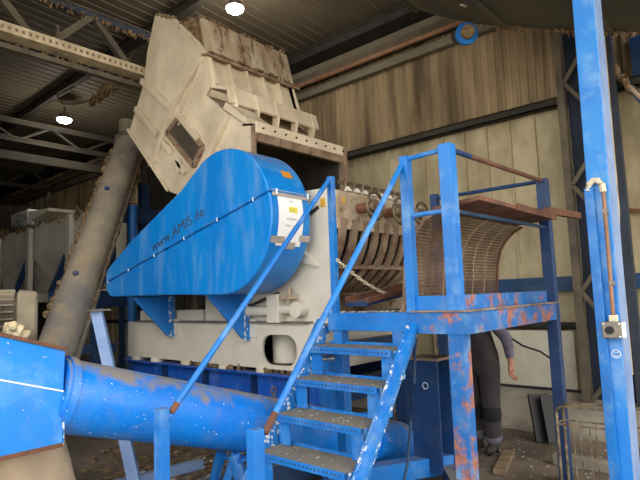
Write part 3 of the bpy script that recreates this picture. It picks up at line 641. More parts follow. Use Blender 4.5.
def post(x, y, w, z0, z1, mt='blue_rail', name='post'):
    o = MB().box(x - w / 2, x + w / 2, y - w / 2, y + w / 2, z0, z1).build(name, mt, pf, bevel=.003, smooth=False); return o
post(2.98, 2.49, .045, 1.42, 2.43); post(2.98, 1.84, .062, 1.42, 2.45); post(2.99, 1.54, .082, 1.42, 2.47, 'blue_rail')
post(4.60, 1.50, .085, 0, 2.47, 'blue_dark'); post(4.62, 2.54, .07, 0, 2.50, 'blue_dark')
post(3.02, 1.55, .10, 0, 1.30, 'blue_rust', 'leg'); post(3.03, 2.49, .08, 0, 1.30, 'blue', 'leg')
MB().cyl((2.98, 1.84, 2.43), (2.98, 1.54, 2.44), .016, n=10).build('rail', 'blue_rail', pf)
MB().cyl((2.98, 1.84, 2.05), (2.98, 1.54, 2.05), .016, n=10).build('rail', 'blue_rail', pf)
MB().cyl((2.99, 1.54, 2.445), (3.3, 1.53, 2.445), .018, n=10).build('rail', 'blue_dark', pf)
MB().cyl((3.3, 1.53, 2.445), (4.60, 1.50, 2.455), .018, n=10).build('rail', 'rust', pf)
MB().cyl((2.99, 1.54, 2.05), (4.60, 1.50, 2.055), .014, n=10).build('rail', 'blue_dull', pf)
MB().cyl((4.60, 1.50, 2.455), (4.62, 2.54, 2.46), .018, n=10).build('rail', 'blue_dark', pf)
# supports under the deck
us = thing('support_frame', (3.95, 2.3, 0), 'dark blue steel column and floor rails under the platform behind the stairs', 'frame')
MB().box(3.82, 3.84, 2.17, 2.42, .12, 1.0).box(4.02, 4.04, 2.17, 2.42, .12, 1.0).box(3.84, 4.02, 2.28, 2.30, .12, 1.0).build('column', 'blue_dark', us, smooth=False)
MB().box(3.80, 4.06, 2.15, 2.44, 1.0, 1.02).build('cap_plate', 'brown_steel', us, smooth=False)
MB().tube([(3.815, 2.28 + .025 * math.cos(a), .80 + .025 * math.sin(a)) for a in [i * math.pi / 8 for i in range(16)]], .003, 5, closed=True).build('round_mark', 'white_mark', us)
MB().bar((3.1, 2.75, .16), (4.1, 2.2, .16), .12, .14).build('floor_rail', 'blue', us, smooth=False)
MB().bar((3.4, 1.75, .10), (4.1, 2.3, .10), .10, .12).build('floor_rail', 'blue_dull', us, smooth=False)
MB().bar((3.45, 3.05, 1.08), (4.6, 3.0, 1.08), .10, .12).build('cross_beam', 'blue_dull', us, smooth=False)
MB().box(3.3, 3.42, 2.85, 2.97, 0, 1.02).build('leg', 'blue', us, smooth=False)
MB().box(4.4, 4.52, 2.85, 2.97, 0, 1.02).build('leg', 'blue_dark', us, smooth=False)

MB().box(2.965, 2.985, 1.92, 2.0, 1.19, 1.30).build('hanger_plate', 'blue', pf, smooth=False)
# trapdoor flap and chain
tdp = thing('hinged_flap', (3.45, 2.65, 1.5), 'rusty-topped blue hinged flap held open by a chain under the sieve ribs', 'flap')
MB().add([(3.08, 2.28, 1.465), (3.85, 2.28, 1.555), (3.85, 2.48, 1.555), (3.08, 2.48, 1.465), (3.08, 2.28, 1.495), (3.85, 2.28, 1.585), (3.85, 2.48, 1.585), (3.08, 2.48, 1.495)],
         [(0, 3, 2, 1), (4, 5, 6, 7), (0, 1, 5, 4), (1, 2, 6, 5), (2, 3, 7, 6), (3, 0, 4, 7)]).build('flap_plate', 'blue_dark', tdp, smooth=False)
MB().bar((3.08, 2.28, 1.505), (3.85, 2.28, 1.595), .03, .035).build('front_rim', 'rust', tdp, smooth=False)
MB().bar((3.08, 2.46, 1.51), (3.85, 2.46, 1.61), .04, .05).build('rear_rim', 'rust', tdp, smooth=False)
chn = thing('chain', (3.1, 2.45, 1.7), 'thin pale steel chain from the left platform post down to the blue flap', 'chain')
A, B = Vector((2.98, 2.45, 1.80)), Vector((3.42, 2.30, 1.53)); n = 17
for i in range(n):
    p = A.lerp(B, i / (n - 1)); p.z -= .03 * math.sin(math.pi * i / (n - 1)); dd = (B - A).normalized(); uu = Vector((0, 1, 0)) if i % 2 else dd.cross(Vector((0, 1, 0))).normalized()
    MB().tube([p + dd * .019 * math.cos(a) + uu * .010 * math.sin(a) for a in [k * math.pi / 5 for k in range(10)]], .0042, 5, closed=True).build('link', 'ivory', chn)

# perforated screen
sc = thing('screen_cradle', (3.9, 1.85, DZ), 'curved perforated brown screen swung out and standing on the blue platform deck', 'screen')
al = [(2.00, 1.425), (1.975, 1.52), (1.958, 1.66), (1.945, 1.78), (1.91, 1.90), (1.855, 1.98), (1.78, 2.045), (1.70, 2.085)]
g = []
for i in range(len(al) - 1):
    for j in range(4): t = j / 4; g.append((al[i][0] * (1 - t) + al[i + 1][0] * t, al[i][1] * (1 - t) + al[i + 1][1] * t))
g.append(al[-1]); x0, x1 = 3.08, 4.60
so = MB().add([(x, y, z) for x in (x0, x1) for y, z in g], [(i, i + 1, len(g) + i + 1, len(g) + i) for i in range(len(g) - 1)]).build('perforated_sheet', 'perf', sc, ang=60)
uvl = so.data.uv_layers.new(name='UVMap'); acc = [0]
for i in range(1, len(g)): acc.append(acc[-1] + math.dist(g[i - 1], g[i]))
for lp in so.data.loops:
    vi = lp.vertex_index; uvl.data[lp.index].uv = (x0 if vi < len(g) else x1, acc[vi % len(g)])
for x, w, t, mt in ((3.07, .012, .03, 'brown_steel'), (3.62, .010, .006, 'brown_steel'), (3.90, .008, .004, 'canvas'), (4.12, .008, .004, 'canvas'), (4.34, .008, .004, 'canvas'), (4.585, .025, .012, 'rust')):
    MB().strip(g, 'x', x, x + w, t).build('arc_rib', mt, sc)
MB().strip([(a + .03, b + .005) for a, b in g[:-2]], 'x', 3.45, 3.50, -.02).build('arc_rib', 'rust', sc)
MB().prism([(1.40, 2.11), (1.40, 2.14), (1.74, 2.11), (1.74, 2.085)], 'x', 3.12, 4.53).build('top_flange', 'rust', sc, smooth=False, bevel=.004)
MB().box(3.7, 4.53, 1.385, 1.40, 2.10, 2.15).build('flange_edge', 'rust', sc, smooth=False)
MB().bar((4.40, 1.42, 2.17), (5.35, 1.44, 2.215), .05, .055).build('hinge_bar', 'rust', sc, smooth=False)
MB().box(x0, x1, 1.985, 2.01, DZ, DZ + .02).build('foot_strip', 'rust', sc, smooth=False)

# ================================================================== STAIRS
sr = thing('staircase', (2.5, 2.2, 0), 'worn blue steel staircase climbing to the platform, dusty open treads', 'stairs')
for y in (1.855, 2.615):
    MB().bar((3.00, y, 1.335), (1.93, y, -.0), .012, .13, up=(0, 0, 1)).build('stringer', 'blue_chip', sr, smooth=False)
    yo = y - .03 if y < 2 else y + .03
    MB().bar((2.985, yo, 1.375), (1.93, yo, .05), .05, .022, up=(0, 0, 1)).build('stringer_flange', 'blue_rail', sr, smooth=False)
tz = [1.2, 1.0, .8, .6, .4, .2]; tx = [2.775, 2.61, 2.44, 2.28, 2.115, 1.95]
def tread(x, z):
    t = MB().box(x, x + .235, 1.89, 2.585, z - .006, z).build('tread', 'tread', sr, smooth=False)
    MB().box(x - .006, x, 1.89, 2.585, z - .042, z + .001).build('nosing', 'blue', t, smooth=False)
    MB().box(x + .235, x + .241, 1.89, 2.585, z - .02, z + .018).build('rear_lip', 'blue_rail', t, smooth=False)
    s = MB()
    for i in range(22): s.cyl((x - .008, 1.92 + i * .03, z - .02), (x - .005, 1.92 + i * .03, z - .02), .007, n=6)
    s.build('nosing_stud', 'blue_dull', t, smooth=False, kind='stuff')
    return t
for x, z in zip(tx, tz):
    t = tread(x, z)
    for y0 in (1.895, 2.49): MB().box(x + .03, x + .04, y0, y0 + .09, z - .195, z - .006).build('riser_strip', 'blue_rail', t, smooth=False)
    for y0 in (1.875, 2.588):
        MB().prism([(x + .02, z - .006), (x + .13, z - .006), (x + .13, z - .19), (x + .05, z - .19)], 'y', y0, y0 + .012).build('tread_bracket', 'blue_chip', sr, smooth=False)
q = MB()
for i in range(90):
    k = random.choice([0, 1, 2, 2, 3, 3, 4]); x = tx[k] + random.uniform(.02, .22); y = random.uniform(1.95, 2.5); s_ = random.uniform(.002, .006)
    q.blob((x, y, tz[k] + .003), s_, 0, .5, (2, 1, .5))
for i in range(60): q.blob((random.uniform(3.0, 3.2), random.uniform(1.9, 2.5), DZ + .006), random.uniform(.004, .012), 0, .5, (2, 1, .6))
tag(q.build('plastic_crumbs', 'chip_white', smooth=False), 'pale plastic crumbs and fibres scattered over the stair treads', 'debris', kind='stuff')
for p, yy, label in (((1.60, 2.57, 0), 2.49, 'left stair handrail, bright blue, ending at the leftmost low post'), ((1.665, 1.90, 0), 1.85, 'right stair handrail, bright blue, ending at the low post before the treads')):
    h = thing('stair_handrail', p, label, 'handrail')
    zt = .985 if p[1] > 2 else .955
    MB().box(p[0] - .03, p[0] + .03, p[1] - .03, p[1] + .03, 0, zt).build('low_post', 'blue_rail', h, bevel=.003, smooth=False)
    top = Vector((2.955, yy, 2.40)); bot = Vector((p[0] + .05, p[1] - .01, zt - .03)); mid = bot.lerp(top, .03 if p[1] > 2 else .055)
    MB().cyl(mid, top, .0175, n=12).build('sloping_rail', 'blue_rail', h); MB().cyl(bot, mid, .0175, n=12).build('bare_rail_end', 'rust', h)

# ================================================================== SCREW CONVEYORS
sc1 = thing('screw_conveyor', (2.5, 3.0, .1), 'thick dusty blue screw conveyor tube running low behind the stairs', 'conveyor')
P0, P1 = Vector((1.24, 3.07, 1.07)), Vector((4.25, 2.86, .16))
MB().cyl(P0, P1, .198, n=40).build('tube', 'blue_tube', sc1)
dd = (P1 - P0).normalized()
MB().cyl(P0 + dd * .02, P0 + dd * .06, .212, n=40).build('collar', 'blue_tube', sc1)
MB().cyl(P1 - dd * .5, P1 - dd * .46, .225, n=40).build('collar', 'blue_tube', sc1)
e = P0 + dd * 1.62 + Vector((0, 0, .19))
MB().cyl(e, e + Vector((0, 0, .045)), .012, n=8).tube([(e.x + .022 * math.cos(a), e.y, e.z + .068 + .028 * math.sin(a)) for a in [i * math.pi / 8 for i in range(16)]], .008, 6, closed=True).build('lifting_eye', 'steel', sc1)
ts = thing('conveyor_trestle', (2.4, 2.95, 0), 'small blue trestle with splayed legs propping the blue screw conveyor', 'trestle')
for a, b in (((2.42, 2.97, .50), (2.28, 3.08, 0)), ((2.42, 2.97, .50), (2.58, 2.88, 0)), ((2.36, 2.92, .50), (2.36, 2.70, 0)), ((2.36, 3.05, .50), (2.36, 3.25, 0))): MB().bar(a, b, .05, .05).build('leg', 'blue_rail', ts, smooth=False)
MB().box(2.36, 2.46, 2.86, 3.08, .46, .48).build('saddle', 'blue', ts, smooth=False)
MB().bar((1.7, 3.75, .14), (3.5, 3.05, .14), .08, .14).build('floor_rail', 'blue_dull', ts, smooth=False)
sc2 = thing('inclined_screw_conveyor', (2.3, 5.8, .6), 'dust-caked grey screw conveyor tube rising steeply to the left of the hopper', 'conveyor')
Q1 = Vector((4.19, 7.64, 4.02)); Q0 = Vector((2.56, 6.12, 1.22)); Q0 = Q0 + (Q0 - Q1) * .22; dd = (Q1 - Q0).normalized()
MB().cyl(Q0, Q1, .205, n=36).build('tube', 'tube_grey', sc2)
sidev = dd.cross(Vector((.6, .75, 0))).normalized()
if sidev.x < 0: sidev = -sidev
rv = dd.cross(Vector((.42, .89, .12))).normalized()
if rv.x < 0: rv = -rv
MB().bar(Q0 + rv * .225, Q1 + rv * .225, .035, .05).build('side_flange', 'tube_grey', sc2, smooth=False)
MB().cyl(Q1, Q1 + dd * .10, .23, n=30).build('end_flange', 'steel', sc2)
MB().cyl(Q1 + dd * .1, Q1 + dd * .30, .11, n=20).build('gearbox', 'motor', sc2)
MB().cyl((Q1.x - .02, Q1.y + .05, Q1.z + .12), (Q1.x - .02, Q1.y + .05, Q1.z + .42), .11, n=18).build('gear_housing', 'motor', sc2)
for t in (.36, .73):
    p = Q0 + dd * t * 4.2; nrm = Vector((-.62, -.70, .30)).normalized(); nrm = (nrm - dd * nrm.dot(dd)).normalized()
    MB().cyl(p + nrm * .20, p + nrm * .225, .035, n=12).build('inspection_cap', 'blue_dark', sc2)
q = MB()
for i in range(260):
    t = random.random() ** .7; a = random.choice([-1, 1]); s_ = random.uniform(.015, .05); p = Q0 + dd * (.9 + t * 3.2) + rv * a * .20
    q.blob(tuple(p + Vector((random.uniform(-.02, .02), random.uniform(-.02, .02), random.uniform(-.02, .02)))), s_, 1, .4)
q.build('dust_crust', 'debris', sc2, kind='stuff', ang=80)
MB().cyl((2.5, 6.05, 0), (2.5, 6.05, 1.0), .04, n=10).build('prop', 'blue_dull', sc2)

# ================================================================== COLLECTION BOX, CHUTE, MOTOR, LEG
bx = thing('transfer_box', (.7, 3.2, .83), 'bright blue steel transfer box with rusty edges in the lower left corner', 'box')
xl, xr = .2, 1.225
V = [(xl, 2.9, .83), (xr, 2.9, .83), (xr, 2.9, 1.10), (xl, 2.9, 1.44), (xr + .05, 3.0, 1.305), (xl, 3.0, 1.655), (xl, 3.55, .83), (xr, 3.55, .83), (xr + .05, 3.5, 1.305), (xl, 3.5, 1.655)]
MB().add(V, [(0, 1, 2, 3), (3, 2, 4, 5), (1, 7, 8, 4, 2), (5, 4, 8, 9), (0, 3, 5, 9, 6), (0, 6, 7, 1), (6, 9, 8, 7)]).build('shell', mat('box_blue_paint', (10, 136, 222), (6, 118, 210), scale=2.2, wear=.3, dust=.4, rough=.45, chips=.08), bx, smooth=False, bevel=.004)
MB().bar((xl, 2.898, 1.442), (xr, 2.898, 1.102), .006, .008).build('fold_seam', 'white_mark', bx, smooth=False)
MB().bar((xl, 2.9, .832), (xr, 2.9, .832), .014, .022).bar((xl, 2.995, 1.66), (xr + .05, 2.995, 1.31), .016, .02).bar((xr + .05, 3.0, 1.31), (xr + .05, 3.5, 1.31), .02, .02).build('rusty_edge', 'rust', bx, smooth=False)
MB().bar((xr + .002, 2.9, .83), (xr + .002, 2.9, 1.10), .008, .008).build('corner_edge', 'blue_chip', bx, smooth=False)
ch = MB().cyl((1.16, 3.30, .82), (1.22, 3.33, .02), .22, .36, 36)
tag(ch.build('discharge_sleeve', 'canvas', org=(1.0, 3.22, .1)), 'flared dusty beige sleeve hanging below the blue transfer box', 'sleeve')
fs = MB()
for i in range(9): fs.blob((1.17 + random.uniform(-.06, .05), 3.34 + random.uniform(-.05, .05), 1.37 + random.uniform(-.01, .08)), random.uniform(.028, .045), 1, .5, (1, 1, 1.1))
tag(fs.build('foam_scrap', 'foam', org=(1.2, 3.36, 1.33), ang=80), 'torn beige foam scrap lying on the top edge of the blue transfer box', 'foam')
mo = thing('drive_motor', (1.75, 4.9, 1.45), 'dusty finned electric motor with a terminal box behind the blue transfer box', 'motor')
ax = Vector((.93, -.36, 0)); c0_ = Vector((1.40, 4.60, 1.46))
MB().cyl(c0_ - ax * .35, c0_ + ax * .20, .20, n=32).build('body', 'fin', mo)
q0 = None
for k in range(26):
    a = 2 * math.pi * k / 26; rr = Vector((0, 0, 1)) * math.sin(a) + Vector((.36, .93, 0)) * math.cos(a)
    MB().bar(c0_ - ax * .33 + rr * .21, c0_ + ax * .15 + rr * .21, .012, .03, up=tuple(rr)).build('cooling_fin', 'motor', mo, smooth=False)
MB().cyl(c0_ + ax * .17, c0_ + ax * .31, .222, .205, 32).build('fan_cover', 'motor', mo, bevel=.02)
MB().cyl(c0_ - ax * .55, c0_ - ax * .35, .225, n=32).build('end_bell', 'motor', mo)
tb_ = c0_ - Vector((.36, .93, 0)) * .24 - ax * .06
MB().box(tb_.x - .12, tb_.x + .10, tb_.y - .12, tb_.y + .08, 1.42, 1.58).build('terminal_box', 'motor', mo, bevel=.01)
for dx in (-.04, .06): MB().cyl((tb_.x + dx, tb_.y - .05, 1.42), (tb_.x + dx + .03, tb_.y - .05, 1.16), .032, n=12).build('cable_gland', 'brown_steel', mo)
MB().box(1.15, 1.65, 4.42, 4.8, 1.10, 1.24).build('motor_foot', 'dark_steel', mo, smooth=False)
MB().box(1.3, 1.45, 4.5, 4.7, 0, 1.10).build('pedestal', 'blue_dull', mo, smooth=False)
lg_ = thing('leaning_prop', (2.3, 4.0, 0), 'pale scuffed blue support leg leaning behind the blue screw conveyor', 'prop')
MB().bar((2.09, 4.33, 1.49), (2.13, 3.68, 0.0), .085, .05, up=(-.7, -.7, 0)).build('leg_tube', 'blue_pale', lg_, smooth=False)
MB().box(2.0, 2.18, 4.26, 4.40, 1.49, 1.505).build('cap_plate', 'steel', lg_, smooth=False)
MB().bar((1.6, 3.9, .22), (2.7, 3.75, .22), .06, .07).build('foot_rail', 'blue_pale', lg_, smooth=False)
MB().box(1.98, 2.30, 3.6, 3.76, 0, .015).build('foot_plate', 'blue_dull', lg_, smooth=False)

# ================================================================== BINS AND FRAMES FAR LEFT
bn = thing('storage_bins', (4.7, 12, 1.5), 'long row of dusty grey steel bins with sloping funnels behind the grey conveyor', 'bins')
for i in range(4):
    y = 8.4 + i * 2.0
    MB().box(4.5, 4.54, y, y + 2.0, 2.62, 3.28).build('bin_wall', 'bin', bn, smooth=False)
    MB().add([(4.5, y + .05, 2.62), (4.5, y + 1.95, 2.62), (4.85, y + 1.35, 1.85), (4.85, y + .65, 1.85), (5.9, y + .05, 2.62), (5.9, y + 1.95, 2.62), (5.5, y + 1.35, 1.85), (5.5, y + .65, 1.85)],
             [(0, 1, 2, 3), (0, 3, 7, 4), (1, 5, 6, 2), (4, 7, 6, 5), (3, 2, 6, 7), (0, 4, 5, 1)]).build('funnel', 'bin', bn, smooth=False)
    MB().box(4.42, 4.52, y - .08, y + .08, 1.5, 3.30).build('post', 'bin', bn, smooth=False)
    MB().bar((4.46, y + .1, 2.5), (4.46, y + .9, 1.7), .08, .10, up=(1, 0, 0)).build('strut', 'blue_dull', bn, smooth=False)
    MB().box(4.44, 4.5, y - .09, y + .02, 0, 1.5).build('leg', 'blue_dull', bn, smooth=False)
MB().box(4.40, 4.50, 8.4, 16.4, 1.62, 1.80).build('lower_beam', 'bin', bn, smooth=False)
MB().box(5.86, 5.90, 8.4, 16.4, 2.62, 3.28).box(4.5, 5.9, 8.36, 8.40, 2.62, 3.28).build('bin_wall', 'bin', bn, smooth=False)
ragged((4.48, 8.4, 3.31), (4.48, 16, 3.31), 60, .05, 'rim_debris', bn, .02)
fb = thing('foil_board', (4.35, 12.2, 3.4), 'pale board wrapped in crumpled film resting on the rim of the grey bins', 'board')
MB().add([(4.3, 12.6, 3.30), (4.3, 11.0, 3.44), (5.0, 11.0, 3.44), (5.0, 12.6, 3.30), (4.3, 12.6, 3.56), (4.3, 11.0, 3.50), (5.0, 11.0, 3.50), (5.0, 12.6, 3.56)],
         [(0, 3, 2, 1), (4, 5, 6, 7), (0, 1, 5, 4), (1, 2, 6, 5), (2, 3, 7, 6), (3, 0, 4, 7)]).build('board', 'panel_pale', fb, smooth=False)
MB().box(4.27, 4.9, 12.0, 13.0, 3.28, 3.62).build('film_wrap', 'film', fb, bevel=.04)
bf = thing('rear_frame', (3.5, 6.1, 0), 'dark blue steel frame with a round post between grey conveyor and hopper', 'frame')
MB().cyl((4.06, 7.30, 0), (4.06, 7.30, 3.0), .07, n=16).build('round_post', 'blue', bf)
MB().cyl((4.06, 7.30, 3.0), (4.06, 7.30, 3.04), .09, n=16).build('post_cap', 'debris', bf)
MB().box(4.1, 6.2, 7.65, 7.75, 2.80, 3.04).build('upper_beam', 'blue_dark', bf, smooth=False)
MB().box(4.5, 4.65, 7.8, 7.92, 0, 3.5).build('upright', 'blue_dark', bf, smooth=False)
MB().box(3.05, 5.0, 7.65, 7.75, 1.50, 1.74).build('lower_beam', 'blue_dark', bf, smooth=False)
MB().box(3.1, 3.25, 7.65, 7.77, 0, 1.5).build('upright', 'blue_dark', bf, smooth=False)
MB().box(3.65, 3.8, 7.65, 7.77, 0, 1.5).build('upright', 'blue_dull', bf, smooth=False)
MB().bar((3.15, 7.7, .9), (4.0, 7.7, .9), .10, .12).build('lower_beam', 'blue_dull', bf, smooth=False)
pt = thing('dark_backdrop', (5.9, 8.2, 0), 'tall dark steel partition added behind the frame to darken the gap left of the hopper', 'backdrop')
for i in range(5): MB().box(4.75 + i * .42, 5.15 + i * .42, 8.2, 8.24, 0, 3.9).build('backdrop_sheet', 'dark_steel', pt, smooth=False)  # dark sheets added so the bright wall behind turns dark here
for x in (4.7, 5.7, 6.7): MB().box(x, x + .08, 8.1, 8.2, 0, 4.0).build('upright', 'truss', pt, smooth=False)
ps = thing('far_cabinet', (5.6, 17.5, 0), 'dim brown corrugated cabinet standing far back under the trusses', 'cabinet')
MB().box(4.9, 6.6, 16.9, 18.6, 0, 4.5).build('body', 'back', ps, smooth=False)
for i in range(5): MB().box(4.86, 4.90, 17.0 + i * .33, 17.2 + i * .33, .2, 4.3).build('ridge', 'brown_steel', ps, smooth=False)

# ================================================================== PERSON
def skin_mesh(chains, name, material, parent, sub=2, org=None):
    """chains: list of lists of (point, radius or (rx, ry)); joined where points coincide"""
    vs = []; rad = []; ed = []; idx = {}
    for chn_ in chains:
        prev = None
        for p, r in chn_:
            key = tuple(round(a, 4) for a in p)
            if key not in idx: idx[key] = len(vs); vs.append(p); rad.append(r if isinstance(r, tuple) else (r, r))
            i = idx[key]
            if prev is not None and prev != i: ed.append((prev, i))
            prev = i
    o0 = ORG[parent.name]
    me = bpy.data.meshes.new(name); me.from_pydata([tuple(Vector(v) - o0) for v in vs], ed, []); me.materials.append(M[material])
    o = bpy.data.objects.new(name, me); COL.objects.link(o)
    md = o.modifiers.new('skin', 'SKIN'); md.use_smooth_shade = True; md.branch_smoothing = .4
    for i, r in enumerate(rad): me.skin_vertices[0].data[i].radius = r
    me.skin_vertices[0].data[0].use_root = True
    sb = o.modifiers.new('sub', 'SUBSURF'); sb.levels = sub; sb.render_levels = sub
    dg = bpy.context.evaluated_depsgraph_get(); dg.update()
    nm = bpy.data.meshes.new_from_object(o.evaluated_get(dg)); o.modifiers.clear(); o.data = nm; bpy.data.meshes.remove(me)
    nm.polygons.foreach_set('use_smooth', [True] * len(nm.polygons))
    o.parent = parent; ORG[o.name] = o0; return o
pe = thing('person', (5.0, 2.3, 0), 'person in lilac-grey shirt and dark overalls stooping behind the blue platform', 'person')
# pelvis, spine bent forward-left behind the screen, arms down, legs standing
pel = (5.02, 2.31, .92); ch1 = (4.96, 2.34, 1.14); ch2 = (4.87, 2.38, 1.34); nk = (4.80, 2.41, 1.45); hd = (4.74, 2.43, 1.55)
hR, kR, aR = (5.02, 2.22, .88), (4.98, 2.235, .48), (5.03, 2.25, .09)
hL, kL, aL = (5.03, 2.42, .88), (5.06, 2.43, .48), (5.12, 2.44, .09)
shR, elR, wrR = (4.90, 2.20, 1.33), (5.03, 2.05, 1.07), (4.99, 2.015, .845)
shL, elL, wrL = (4.87, 2.56, 1.35), (4.86, 2.66, 1.10), (4.72, 2.60, .95)
def fingers(w, tip_dir, side):
    w = Vector(w); t = Vector(tip_dir).normalized(); s_ = Vector(side).normalized(); pn = t.cross(s_); out = []
    palm = [(tuple(w), .027), (tuple(w + t * .045), (.036, .016)), (tuple(w + t * .085), (.038, .015))]
    out.append(palm)
    for k, (off, ln) in enumerate(((-.028, .065), (-.010, .078), (.010, .072), (.027, .055))):
        b = w + t * .085; a1 = b + s_ * off + t * .012; a2 = a1 + t * ln * .42 + pn * .018; a3 = a2 + t * ln * .18 + pn * .034
        out.append([(tuple(b), (.038, .015)), (tuple(a1), .0095), (tuple(a2), .0088), (tuple(a3), .007)])
    b = w + t * .03; a1 = b - s_ * .036 + t * .01; a2 = a1 - s_ * .012 + t * .032; a3 = a2 + t * .025
    out.append([(tuple(w + t * .045), (.036, .016)), (tuple(a1), .012), (tuple(a2), .010), (tuple(a3), .008)])
    return out
body = [[(pel, .11), (ch1, .11), (ch2, .12), (nk, .055), ((4.77, 2.42, 1.50), .055), (hd, .085), ((4.74, 2.44, 1.64), .07)],
        [(pel, .11), (hR, .08), (kR, .055), (aR, .04), ((4.95, 2.245, .05), .035)], [(pel, .11), (hL, .08), (kL, .055), (aL, .04), ((5.04, 2.435, .05), .035)],
        [(ch2, .12), (shR, .055), (elR, .04), (wrR, .027)], [(ch2, .12), (shL, .055), (elL, .04), (wrL, .027)]]
body += fingers(wrR, (-.12, -.03, -1), (1, 0, 0)); body += fingers(wrL, (-.4, -.1, -1), (1, 0, 0))
skin_mesh(body, 'body', 'skin', pe)
skin_mesh([[((5.03, 2.31, .86), .15), ((5.02, 2.31, .98), .155), ((4.97, 2.34, 1.15), .155), ((4.91, 2.365, 1.27), .12)],
           [((5.03, 2.31, .86), .15), ((5.02, 2.235, .78), .12), ((4.98, 2.235, .62), .106), (kR, .094), ((5.0, 2.245, .32), .092), ((5.02, 2.25, .10), .088)],
           [((5.03, 2.31, .86), .15), ((5.03, 2.44, .78), .12), ((5.05, 2.45, .62), .106), (kL, .094), ((5.09, 2.45, .32), .092), ((5.11, 2.45, .10), .088)]], 'overalls', 'overall', pe)
skin_mesh([[((4.975, 2.335, 1.10), .135), ((4.90, 2.37, 1.27), .15), ((4.845, 2.39, 1.38), .11), (nk, .065)],
           [((4.90, 2.37, 1.27), .15), (shR, .08), (elR, .058), ((4.995, 2.02, .88), .043)], [((4.90, 2.37, 1.27), .15), (shL, .08), (elL, .058), ((4.74, 2.61, .98), .043)]], 'shirt', 'shirt', pe)
pe.location.y += .03
for k, a in ((kR, (5.015, 2.248, .27)), (kL, (5.095, 2.437, .27))):
    skin_mesh([[((k[0] - .004, k[1], k[2] + .0), .098), ((k[0], k[1], k[2] - .10), .098), ((a[0], a[1], a[2] - .01), .097)]], 'knee_patch', 'knee', pe)
    skin_mesh([[((a[0], a[1], .235), .095), ((a[0] + .01, a[1], .055), .10)]], 'trouser_cuff', 'cuff', pe)
for a in (aR, aL):
    skin_mesh([[((a[0] + .03, a[1], .06), (.05, .055)), ((a[0] - .04, a[1], .05), (.05, .05)), ((a[0] - .14, a[1] - .01, .042), (.048, .040)), ((a[0] - .19, a[1] - .015, .036), (.035, .03))],
               [((a[0] + .03, a[1], .06), (.05, .055)), ((a[0] + .005, a[1], .20), .066)]], 'boot', 'boot', pe)
hdv = Vector(hd)
MB().blob((4.76, 2.44, 1.615), .098, 3, .03, (1, .92, .95)).build('hair', 'hair', pe, ang=80)
MB().blob((4.655, 2.43, 1.56), .016, 2, 0, (1.2, .8, 1.3)).build('nose', 'skin', pe)
for dy in (-.03, .03): MB().blob((4.672, 2.43 + dy, 1.585), .010, 2, 0).build('eye', 'black', pe)
for dy in (-.085, .085): MB().blob((4.745, 2.43 + dy, 1.565), .022, 2, 0, (.8, .4, 1.2)).build('ear', 'skin', pe)
MB().box(4.664, 4.674, 2.41, 2.45, 1.523, 1.529).build('mouth', 'rust', pe)

# ================================================================== WIRE CRATE, HOSE, FLOOR CLUTTER
wcg = thing('wire_crate', (4.44, 1.15, 0), 'rusty pale wire crate standing on the floor beside the blue column', 'crate')
def wire(p, q, r=.006, name='wire', mt='wire'): MB().cyl(p, q, r, n=6).build(name, mt, wcg)
for x in (4.36, 4.52):
    MB().tube([(x, 1.455, .01), (x, 1.455, .58), (x, 1.445, .615), (x, 1.41, .635), (x, .72, .65)], .010, 7).build('frame_wire', 'wire', wcg)
    MB().tube([(x, 1.45, .50), (x, .72, .51)], .008, 7).build('frame_wire', 'wire', wcg)
    MB().tube([(x, 1.455, .015), (x, .72, .015)], .008, 7).build('frame_wire', 'wire', wcg)
    for i in range(1, 7): wire((x, 1.455 - i * .115, .02), (x, 1.455 - i * .115, .505), .0045)
for y in (1.455, .72):
    for z in (.015, .505): wire((4.36, y, z), (4.52, y, z))
hs = MB().tube([(3.60, 2.20, 1.30), (3.64, 2.25, 1.10), (3.60, 2.25, .85), (3.45, 2.2, .6), (3.3, 2.15, .35), (3.05, 2.08, .15), (2.9, 2.05, .02)], .012, 8)
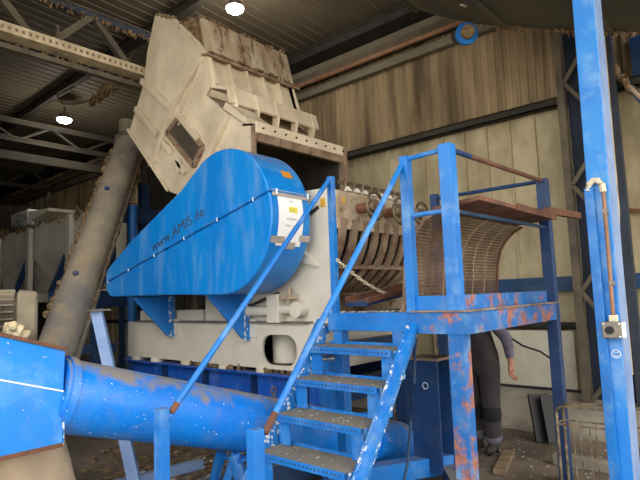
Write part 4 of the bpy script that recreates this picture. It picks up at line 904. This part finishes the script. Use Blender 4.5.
tag(hs.build('hose', 'blue_dull', org=(3.4, 2.2, 0)), 'thin slack blue-grey hose hanging behind the stair stringer', 'hose')
cb_ = MB().box(4.95, 5.05, .9, 1.72, 0, .09)
tag(cb_.build('concrete_curb', 'concrete', org=(5, 1.3, 0), bevel=.01), 'low pale concrete curb on the floor behind the wire crate', 'curb')
pk = MB().bar((4.42, 1.98, .03), (4.98, 2.12, .03), .10, .05)
tag(pk.build('timber_block', 'wood', org=(4.7, 2.05, 0), bevel=.006, smooth=False), 'short weathered timber block on the floor in front of the person', 'timber')
for i, (y, t, lb) in enumerate(((2.08, 0, 'dark board leaning against the wall plinth, left one of two'), (1.96, .05, 'dark board with a pale frayed edge leaning by the platform post, right one of two'))):
    b_ = MB().quadplate([(5.55, y, 0.005), (5.72, y - .14, 0.005), (5.84, y - .04, .44), (5.68, y + .10, .44)], .03)
    tag(b_.build('leaning_board', 'black', org=(5.6, y, 0), smooth=False), lb, 'board')
wc2 = MB().tube([(6.55, 2.75, 1.0), (6.5, 2.5, .86), (6.5, 2.3, .80), (6.5, 2.15, .70), (6.5, 2.1, .5), (6.5, 2.2, .38)], .012, 6)
tag(wc2.build('wall_cable', 'black', org=(6.5, 2.4, .8)), 'black cable looping down the pale wall panel behind the person', 'cable')
q = MB()
for i in range(200):
    x = random.uniform(4.0, 6.0); y = random.uniform(1.2, 2.5); q.blob((x, y, .006), random.uniform(.003, .010), 0, .5, (1.8, 1, .35))
for i in range(220):
    x = random.uniform(1.6, 3.6); y = random.uniform(2.9, 4.6); q.blob((x, y, .008), random.uniform(.008, .03), 0, .5, (1.5, 1, .4))
tag(q.build('plastic_flakes', 'chip_white', smooth=False), 'pale plastic flakes littering the concrete floor around the platform', 'debris', kind='stuff')
q = MB()
for i in range(520):
    x = random.uniform(1.5, 3.4); y = random.uniform(3.3, 5.6); q.blob((x, y, .008), random.uniform(.012, .045), 1, .5, (1.4, 1, .4))
tag(q.build('dirt_heap', 'debris', ang=80), 'brown fibrous dirt lying under the conveyor and machine stand', 'dirt', kind='stuff')
